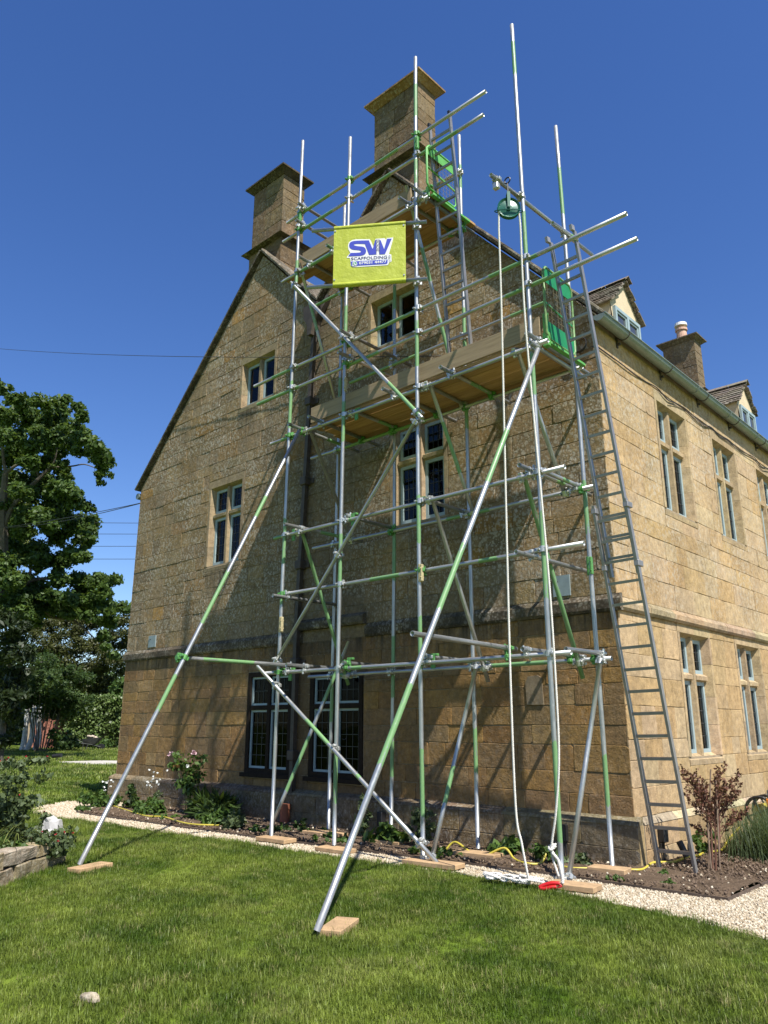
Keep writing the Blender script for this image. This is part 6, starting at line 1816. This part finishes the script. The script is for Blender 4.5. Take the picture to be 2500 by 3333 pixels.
def blade_clump(label, x0, y0, rx, ry, n, l0, l1):
    t = thing('grass_clump', label, 'plant', (x0, y0, 0), 'plants by the facade')
    V = []; Fq = []; T = []
    for k in range(n):
        x, y = x0 + ro.gauss(0, rx), y0 + ro.gauss(0, ry); a = ro.uniform(0, 6.28); L = ro.uniform(l0, l1); w = ro.uniform(.0025, .005); lean = abs(ro.gauss(.5, .45)); o = len(V); t_ = ro.random()
        for i in range(5):
            u = i / 4; q_ = L * u; ww = w * (1 - u * .8)
            cx_, cy_, cz_ = x + math.cos(a) * q_ * math.sin(lean * u), y + math.sin(a) * q_ * math.sin(lean * u), q_ * math.cos(lean * u)
            V += [(cx_ - math.sin(a) * ww, cy_ + math.cos(a) * ww, cz_), (cx_ + math.sin(a) * ww, cy_ - math.cos(a) * ww, cz_)]; T += [t_ * (.3 + .7 * u)] * 2
        for i in range(4): Fq.append((o + 2 * i, o + 2 * i + 1, o + 2 * i + 3, o + 2 * i + 2))
    link(bpy.data.objects.new('blade', np_mesh('blade', V, Fq, M['greyleaf'], T)), t)
blade_clump('big grassy grey green clump by the facade behind the dry shrub', .74, 1.5, .17, .2, 1500, .25, .62)
blade_clump('second grassy clump in front of the hose reel', .85, 2.3, .2, .25, 1500, .25, .62)
low('small green plant between the dry shrub and the facade', .22, 1.15, .14, .35, 'bedleaf', .06, n=8, name='border_plant', group='plants by the facade')

for i, (x, y, lab) in enumerate([(-9.0, -1.25, 'low weeds on the soil in front of the far left leafy clump'), (-7.0, -1.0, 'low weeds between the rose and the gravel'), (-6.1, -.75, 'low weeds against the plinth right of the rose'), (-4.75, -.95, 'low weeds right of the clay pipe'), (-3.5, -.95, 'low weeds behind the second front standard'), (-1.9, -.85, 'low weeds behind the tall middle standard')]):
    low(lab, x, y, .34, .10, 'bedleaf', .05, 9000, 12, name='weed', group='weeds along the gable bed', stems=False)
# rose against the gable
rl = []; rs_ = []
for k in range(13):
    a = -7.32 + ro.uniform(-.28, .36); b = -.50 + ro.uniform(-.16, .16); c = ro.uniform(.45, .98)
    rs_.append(([(-7.3 + ro.uniform(-.14, .2), -.42 + ro.uniform(-.1, .1), 0), (-7.3 + (a + 7.3) * .5, -.45, c * .5), (a, b, c)], .008, .003))
    rl.append((a, b, c * .95, .07))
    if ro.random() < .8: rl.append((a * .6 - 7.3 * .4, -.46, c * .62, .09))
plant('rose_bush', 'leggy rose with one open peach bloom against the gable wall', 'shrub', (-7.3, -.42, 0), rl, 5000, .05, 'bedleaf', rs_,
      [(-7.50, -.56, .71, .085, 'petal_peach'), (-7.78, -.50, .90, .075, 'petal_pink'), (-7.10, -.50, .94, .075, 'petal_pink'), (-7.2, -.55, .74, .05, 'petal_white')], maxn=34, minn=14)

# dry brown shrub tied to stakes
ds = thing('dry_shrub', 'dead brown shrub tied to thin stakes beside the long ladder', 'shrub', (0.62, 0.36, 0))
rt2 = random.Random(31); tw = MB(); bits = []
def twig(p, d, L, r, lvl):
    pts = [p]; q = p.copy(); dd = d.copy()
    n = 4
    for i in range(n):
        dd = (dd + Vector((rt2.uniform(-.16, .16), rt2.uniform(-.16, .16), .10 + rt2.uniform(-.1, .1)))).normalized()
        q = q + dd * L / n; pts.append(q.copy())
        if lvl < 2:
            for k in range(2 if lvl else 3):
                if rt2.random() < .9:
                    a = rt2.uniform(0, 6.28); o = dd.orthogonal().normalized(); s = (o * math.cos(a) + dd.cross(o) * math.sin(a))
                    twig(q, (dd * .6 + s * .9 + Vector((0, 0, .15))).normalized(), L * rt2.uniform(.3, .5), r * .55, lvl + 1)
        if lvl >= 1:
            for k in range(2): bits.append((q.x + rt2.uniform(-.02, .02), q.y + rt2.uniform(-.02, .02), q.z + rt2.uniform(-.02, .02), .016))
    tw.path(pts, r, 4, r_end=r * .4)
base = Vector((.62, .36, 0)); vr = Vector((.73, .68, 0)); vd = Vector((-.68, .73, 0))
for k in range(3):
    o_ = vr * (k - 1) * .03
    tw.path(smooth_path([base + o_, base + o_ * 1.3 + vr * .03 + Vector((0, 0, .3)), base + o_ * 1.5 + vr * .06 + Vector((0, 0, .62))], 4), .012, 6, r_end=.008)
for k in range(30):
    h0 = rt2.uniform(.28, .62); side = (k % 15) / 14 * 2 - 1; p = base + vr * (.05 + side * .03) + Vector((0, 0, h0))
    d = (vr * side * rt2.uniform(.8, 1.3) + vd * rt2.uniform(-.5, .5) + Vector((0, 0, rt2.uniform(.5, 1.1) - .35 * (h0 < .4)))).normalized()
    L = rt2.uniform(.30, .52) if h0 > .4 else rt2.uniform(.2, .36); n = 11; pts = [p]; q = p.copy()
    for i in range(n):
        d = (d + Vector((rt2.uniform(-.1, .1), rt2.uniform(-.1, .1), rt2.uniform(-.05, .10)))).normalized(); q = q + d * L / n; pts.append(q.copy())
        if i > 1:
            for s in range(2):
                a = rt2.uniform(0, 6.28); o = d.orthogonal().normalized(); e = (d * .8 + (o * math.cos(a) + d.cross(o) * math.sin(a)) * .8 + Vector((0, 0, .25))).normalized()
                l2 = rt2.uniform(.03, .085) * (1.2 - i / n * .6); e1 = q + e * l2
                tw.path([q, q + e * l2 * .5, e1], .0026, 3, r_end=.0012)
                bits.append((*e1, .008)); bits.append((*(q + e * l2 * .6), .008))
    tw.path(pts, .0055, 4, r_end=.0015); bits.append((*q, .010))
tw.build('twig', M['deadwood'], ds)
leaves_obj('dry_leaves', ds, M['deadleaf'], bits, 1, .016, g, maxn=3, minn=3, elong=2.0)
for (a, b) in (((.56, .33, 0), (.66, .40, .95)), ((.60, .30, 0), (.60, .34, .80)), ((.66, .36, 0), (.70, .40, .85))):
    mb = MB(); mb.cyl(a, b, .009, .008, 6); mb.build('stake', M['stake'], ds)

# planter plants
sl = []; ss_ = []
for k in range(26):
    a = -4.72 + ro.uniform(-.30, .28); b = -4.22 + ro.uniform(-.32, .24); c = ro.uniform(.40, .98) if k % 3 else ro.uniform(.85, 1.05)
    ss_.append(([(-4.7 + ro.uniform(-.15, .15), -4.2 + ro.uniform(-.1, .1), .2), ((a - 4.7) / 2, (b - 4.2) / 2, c * .6), (a, b, c)], .005, .002)); sl += [(a, b, c, .045), (a, b, c * .85, .06), ((a - 4.7) / 2, (b - 4.2) / 2, c * .6, .09)]
plant('salvia', 'loose bushy plant with small red flowers rising from the stone planter', 'plant', (-4.75, -4.4, .2), sl, 6000, .038, 'greyleaf', ss_, [(s[0] + ro.uniform(-.05, .05), s[1], s[2] + .04, .017, 'petal_red') for s in sl[::6]], maxn=46, minn=24)
tl = [(-4.25 + ro.uniform(-.14, .12), -4.02 + ro.uniform(-.16, .16), .285 + ro.uniform(-.05, .06), .07) for k in range(12)] + [(-4.16 + ro.uniform(-.08, .05), -4.02 + ro.uniform(-.14, .14), ro.uniform(.14, .26), .04) for k in range(8)]
plant('trailing_plant', 'small leaved plant trailing over the planter wall below the white sack', 'plant', (-4.25, -4.05, .2), tl, 7000, .036, 'greyleaf', (), [(-4.2 + ro.uniform(-.15, .15), -4.0 + ro.uniform(-.15, .15), .28 + ro.uniform(-.05, .08), .018, 'petal_red') for k in range(8)], maxn=60, minn=30)
sb = thing('strap_leaf_plant', 'clump of long yellowing strap leaves in the stone planter', 'plant', (-4.35, -4.75, .2))
V = []; Fq = []; T = []
for k in range(130):
    x, y = -4.35 + ro.uniform(-.30, .28), -4.72 + ro.uniform(-.5, .32); a = ro.uniform(0, 6.28); L = ro.uniform(.25, .48); w = ro.uniform(.007, .013); lean = ro.uniform(.25, 1.25)
    o = len(V); t_ = ro.random()
    for i in range(6):
        u = i / 5; rr_ = L * u; cx_ = x + math.cos(a) * rr_ * math.sin(lean * u); cy_ = y + math.sin(a) * rr_ * math.sin(lean * u); cz_ = .2 + rr_ * math.cos(lean * u)
        ww = w * (1 - u * .85)
        V += [(cx_ - math.sin(a) * ww, cy_ + math.cos(a) * ww, cz_), (cx_ + math.sin(a) * ww, cy_ - math.cos(a) * ww, cz_)]; T += [t_, t_]
    for i in range(5): Fq.append((o + 2 * i, o + 2 * i + 1, o + 2 * i + 3, o + 2 * i + 2))
link(bpy.data.objects.new('blade', np_mesh('blade', V, Fq, M['bladeleaf'], T)), sb)
low('low green ground cover filling the front of the stone planter', -4.40, -4.5, .34, .13, 'bedleaf', .045, 9000, 24, name='planter_plant', group=None, stems=False)
for o in COL.objects:
    if o.name.startswith('planter_plant'):
        o.location.z += .18

# ================================================================== GRASS, GRAVEL, CLODS (geometry nodes)
def tuft_mesh(name, nb, spread, h, w, mat, r):
    V = []; Fq = []; T = []
    for k in range(nb):
        a0 = r.uniform(0, 6.28); rad = spread * math.sqrt(r.random()); x, y = rad * math.cos(a0), rad * math.sin(a0)
        a = r.uniform(0, 6.28); L = h * r.uniform(.55, 1.25); lean = abs(r.gauss(.35, .45)); ww = w * r.uniform(.7, 1.3); t_ = r.random(); o = len(V)
        for i, u in enumerate((0, .5, 1)):
            k_ = L * u; cx_ = x + math.cos(a) * k_ * math.sin(lean * u * 1.3); cy_ = y + math.sin(a) * k_ * math.sin(lean * u * 1.3); cz_ = k_ * math.cos(lean * u)
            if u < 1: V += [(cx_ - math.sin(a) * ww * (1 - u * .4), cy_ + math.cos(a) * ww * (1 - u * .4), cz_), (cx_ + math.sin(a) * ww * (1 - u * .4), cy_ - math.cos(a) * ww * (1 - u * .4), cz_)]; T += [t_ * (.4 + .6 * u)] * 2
            else: V.append((cx_, cy_, cz_)); T.append(t_)
        Fq += [(o, o + 1, o + 3, o + 2), (o + 2, o + 3, o + 4)]
    me = bpy.data.meshes.new(name); me.from_pydata(V, [], Fq); me.materials.append(mat)
    a = me.attributes.new('tint', 'FLOAT', 'POINT'); a.data.foreach_set('value', T)
    return me
def pebble_mesh(name, mat, r):
    bm = bmesh.new(); bmesh.ops.create_icosphere(bm, subdivisions=1, radius=1)
    for v in bm.verts: v.co *= r.uniform(.75, 1.2); v.co.z *= .7
    me = bpy.data.meshes.new(name); bm.to_mesh(me); bm.free(); me.materials.append(mat); return me

def scatter(name, emitter_me, inst_me, smin, smax, full_rot, tilt=0.0):
    src = bpy.data.objects.new(name + '_source', inst_me)       # only referenced, never linked to the scene
    o = stuff(link(bpy.data.objects.new(name, emitter_me)))
    ng = bpy.data.node_groups.new(name, 'GeometryNodeTree')
    ng.interface.new_socket('Geometry', in_out='INPUT', socket_type='NodeSocketGeometry')
    ng.interface.new_socket('Geometry', in_out='OUTPUT', socket_type='NodeSocketGeometry')
    gi = ng.nodes.new('NodeGroupInput'); go = ng.nodes.new('NodeGroupOutput')
    dp = ng.nodes.new('GeometryNodeDistributePointsOnFaces'); dp.distribute_method = 'RANDOM'
    at = ng.nodes.new('GeometryNodeInputNamedAttribute'); at.data_type = 'FLOAT'; at.inputs['Name'].default_value = 'dens'
    sc_ = ng.nodes.new('GeometryNodeInputNamedAttribute'); sc_.data_type = 'FLOAT'; sc_.inputs['Name'].default_value = 'size'
    ip = ng.nodes.new('GeometryNodeInstanceOnPoints'); oi = ng.nodes.new('GeometryNodeObjectInfo'); oi.inputs['Object'].default_value = src
    rv = ng.nodes.new('FunctionNodeRandomValue'); rv.data_type = 'FLOAT_VECTOR'
    rv.inputs[0].default_value = (-3.14, -3.14, -3.14) if full_rot else (-tilt, -tilt, -3.14); rv.inputs[1].default_value = (3.14, 3.14, 3.14) if full_rot else (tilt, tilt, 3.14)
    rsz = ng.nodes.new('FunctionNodeRandomValue'); rsz.data_type = 'FLOAT'
    rsz.inputs[2].default_value = smin; rsz.inputs[3].default_value = smax
    mu = ng.nodes.new('ShaderNodeMath'); mu.operation = 'MULTIPLY'
    L = ng.links.new
    L(gi.outputs[0], dp.inputs['Mesh']); L(at.outputs[0], dp.inputs['Density']); L(dp.outputs['Points'], ip.inputs['Points'])
    L(oi.outputs['Geometry'], ip.inputs['Instance']); L(rv.outputs[0], ip.inputs['Rotation'])
    L(rsz.outputs[1], mu.inputs[0]); L(sc_.outputs[0], mu.inputs[1]); L(mu.outputs[0], ip.inputs['Scale']); L(ip.outputs[0], go.inputs[0])
    md = o.modifiers.new('scatter', 'NODES'); md.node_group = ng
    return o

Rm = cam_o.rotation_euler.to_matrix().transposed()
def in_view(x, y, m=0.06):
    l = Rm @ (Vector((x, y, 0.02)) - CAM)
    return l.z < -.5 and abs(l.x / l.z) < .4994 + m and abs(l.y / l.z) < .6656 + m
SLAB_A = [(-25.4, 6.2), (-24.3, 5.7), (-22.3, 6.3), (-21.2, 7.6), (-21.9, 8.6), (-24.6, 7.2)]
SLAB_B = [(-26.6, 6.3), (-25.5, 6.1), (-24.7, 7.3), (-21.7, 8.9), (-22.2, 10.2), (-26.2, 8.0)]
def emitter(name, x0, x1, y0, y1, step, poly, dens, size, z=0.0, hole=None):
    V = []; Fq = []; D = []; S = []
    nx = int((x1 - x0) / step); ny = int((y1 - y0) / step)
    for i in range(nx):
        for j in range(ny):
            x = x0 + (i + .5) * step; y = y0 + (j + .5) * step
            if not in_view(x, y): continue
            if not in_poly(x, y, poly) or (hole and in_poly(x, y, hole)): continue
            if x < -20 and (in_poly(x, y, SLAB_A) or in_poly(x, y, SLAB_B) or in_poly(x + .4, y - .3, SLAB_A)): continue
            dist = math.hypot(x - CAM.x, y - CAM.y); o = len(V); h = step / 2
            V += [(x - h, y - h, z), (x + h, y - h, z), (x + h, y + h, z), (x - h, y + h, z)]
            Fq.append((o, o + 1, o + 2, o + 3)); D.append(dens(dist, x, y)); S.append(size(dist, x, y))
    me = bpy.data.meshes.new(name); me.from_pydata(V, [], Fq)
    for nm, A in (('dens', D), ('size', S)):
        a = me.attributes.new(nm, 'FLOAT', 'FACE'); a.data.foreach_set('value', A)
    return me
def hummock(x, y): return 1 + .45 * mnoise.noise(Vector((x * 1.1, y * 1.1, 5))) + .2 * mnoise.noise(Vector((x * 3, y * 3, 1)))
hole = [(-4.5, -3.72), fp(.9, .02), fp(2.3, .02), (-4.6, -6.8), (-6.4, -5.6), (-5.7, -4.45)]
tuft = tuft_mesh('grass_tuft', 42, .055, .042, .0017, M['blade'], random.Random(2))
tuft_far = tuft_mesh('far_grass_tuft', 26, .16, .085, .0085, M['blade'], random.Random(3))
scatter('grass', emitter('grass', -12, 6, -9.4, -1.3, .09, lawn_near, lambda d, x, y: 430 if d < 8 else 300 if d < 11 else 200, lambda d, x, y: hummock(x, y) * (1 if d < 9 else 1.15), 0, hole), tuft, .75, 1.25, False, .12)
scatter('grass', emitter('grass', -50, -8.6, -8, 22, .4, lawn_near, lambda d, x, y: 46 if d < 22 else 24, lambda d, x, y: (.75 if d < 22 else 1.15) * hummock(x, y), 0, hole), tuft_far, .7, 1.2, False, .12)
stuffgp = scatter('gravel', emitter('gravel', -11.6, 4.6, -3.4, 6, .08, path_poly, lambda d, x, y: 3400 if d < 10 else 1900, lambda d, x, y: 1.0 if d < 10 else 1.25, .006), pebble_mesh('pebble', M['pebble'], random.Random(4)), .006, .0145, True)
bed_poly = [(-9.0, -1.2)] + [(x, y + .04) for x, y in BED_EDGE] + [(1.17, 6), (.06, 6), (.06, -.14), (-9.0, -.14)]
scatter('soil_clods', emitter('soil_clods', -10.2, 1.3, -1.6, 5, .1, bed_poly, lambda d, x, y: 420, lambda d, x, y: 1.0, .038), pebble_mesh('clod', M['clod'], random.Random(6)), .005, .02, True)
scatter('bed_pebbles', emitter('bed_pebbles', -10.2, 1.3, -1.6, 5, .1, bed_poly, lambda d, x, y: 26, lambda d, x, y: 1.0, .044), pebble_mesh('bed_pebble', M['pebble'], random.Random(8)), .006, .018, True)
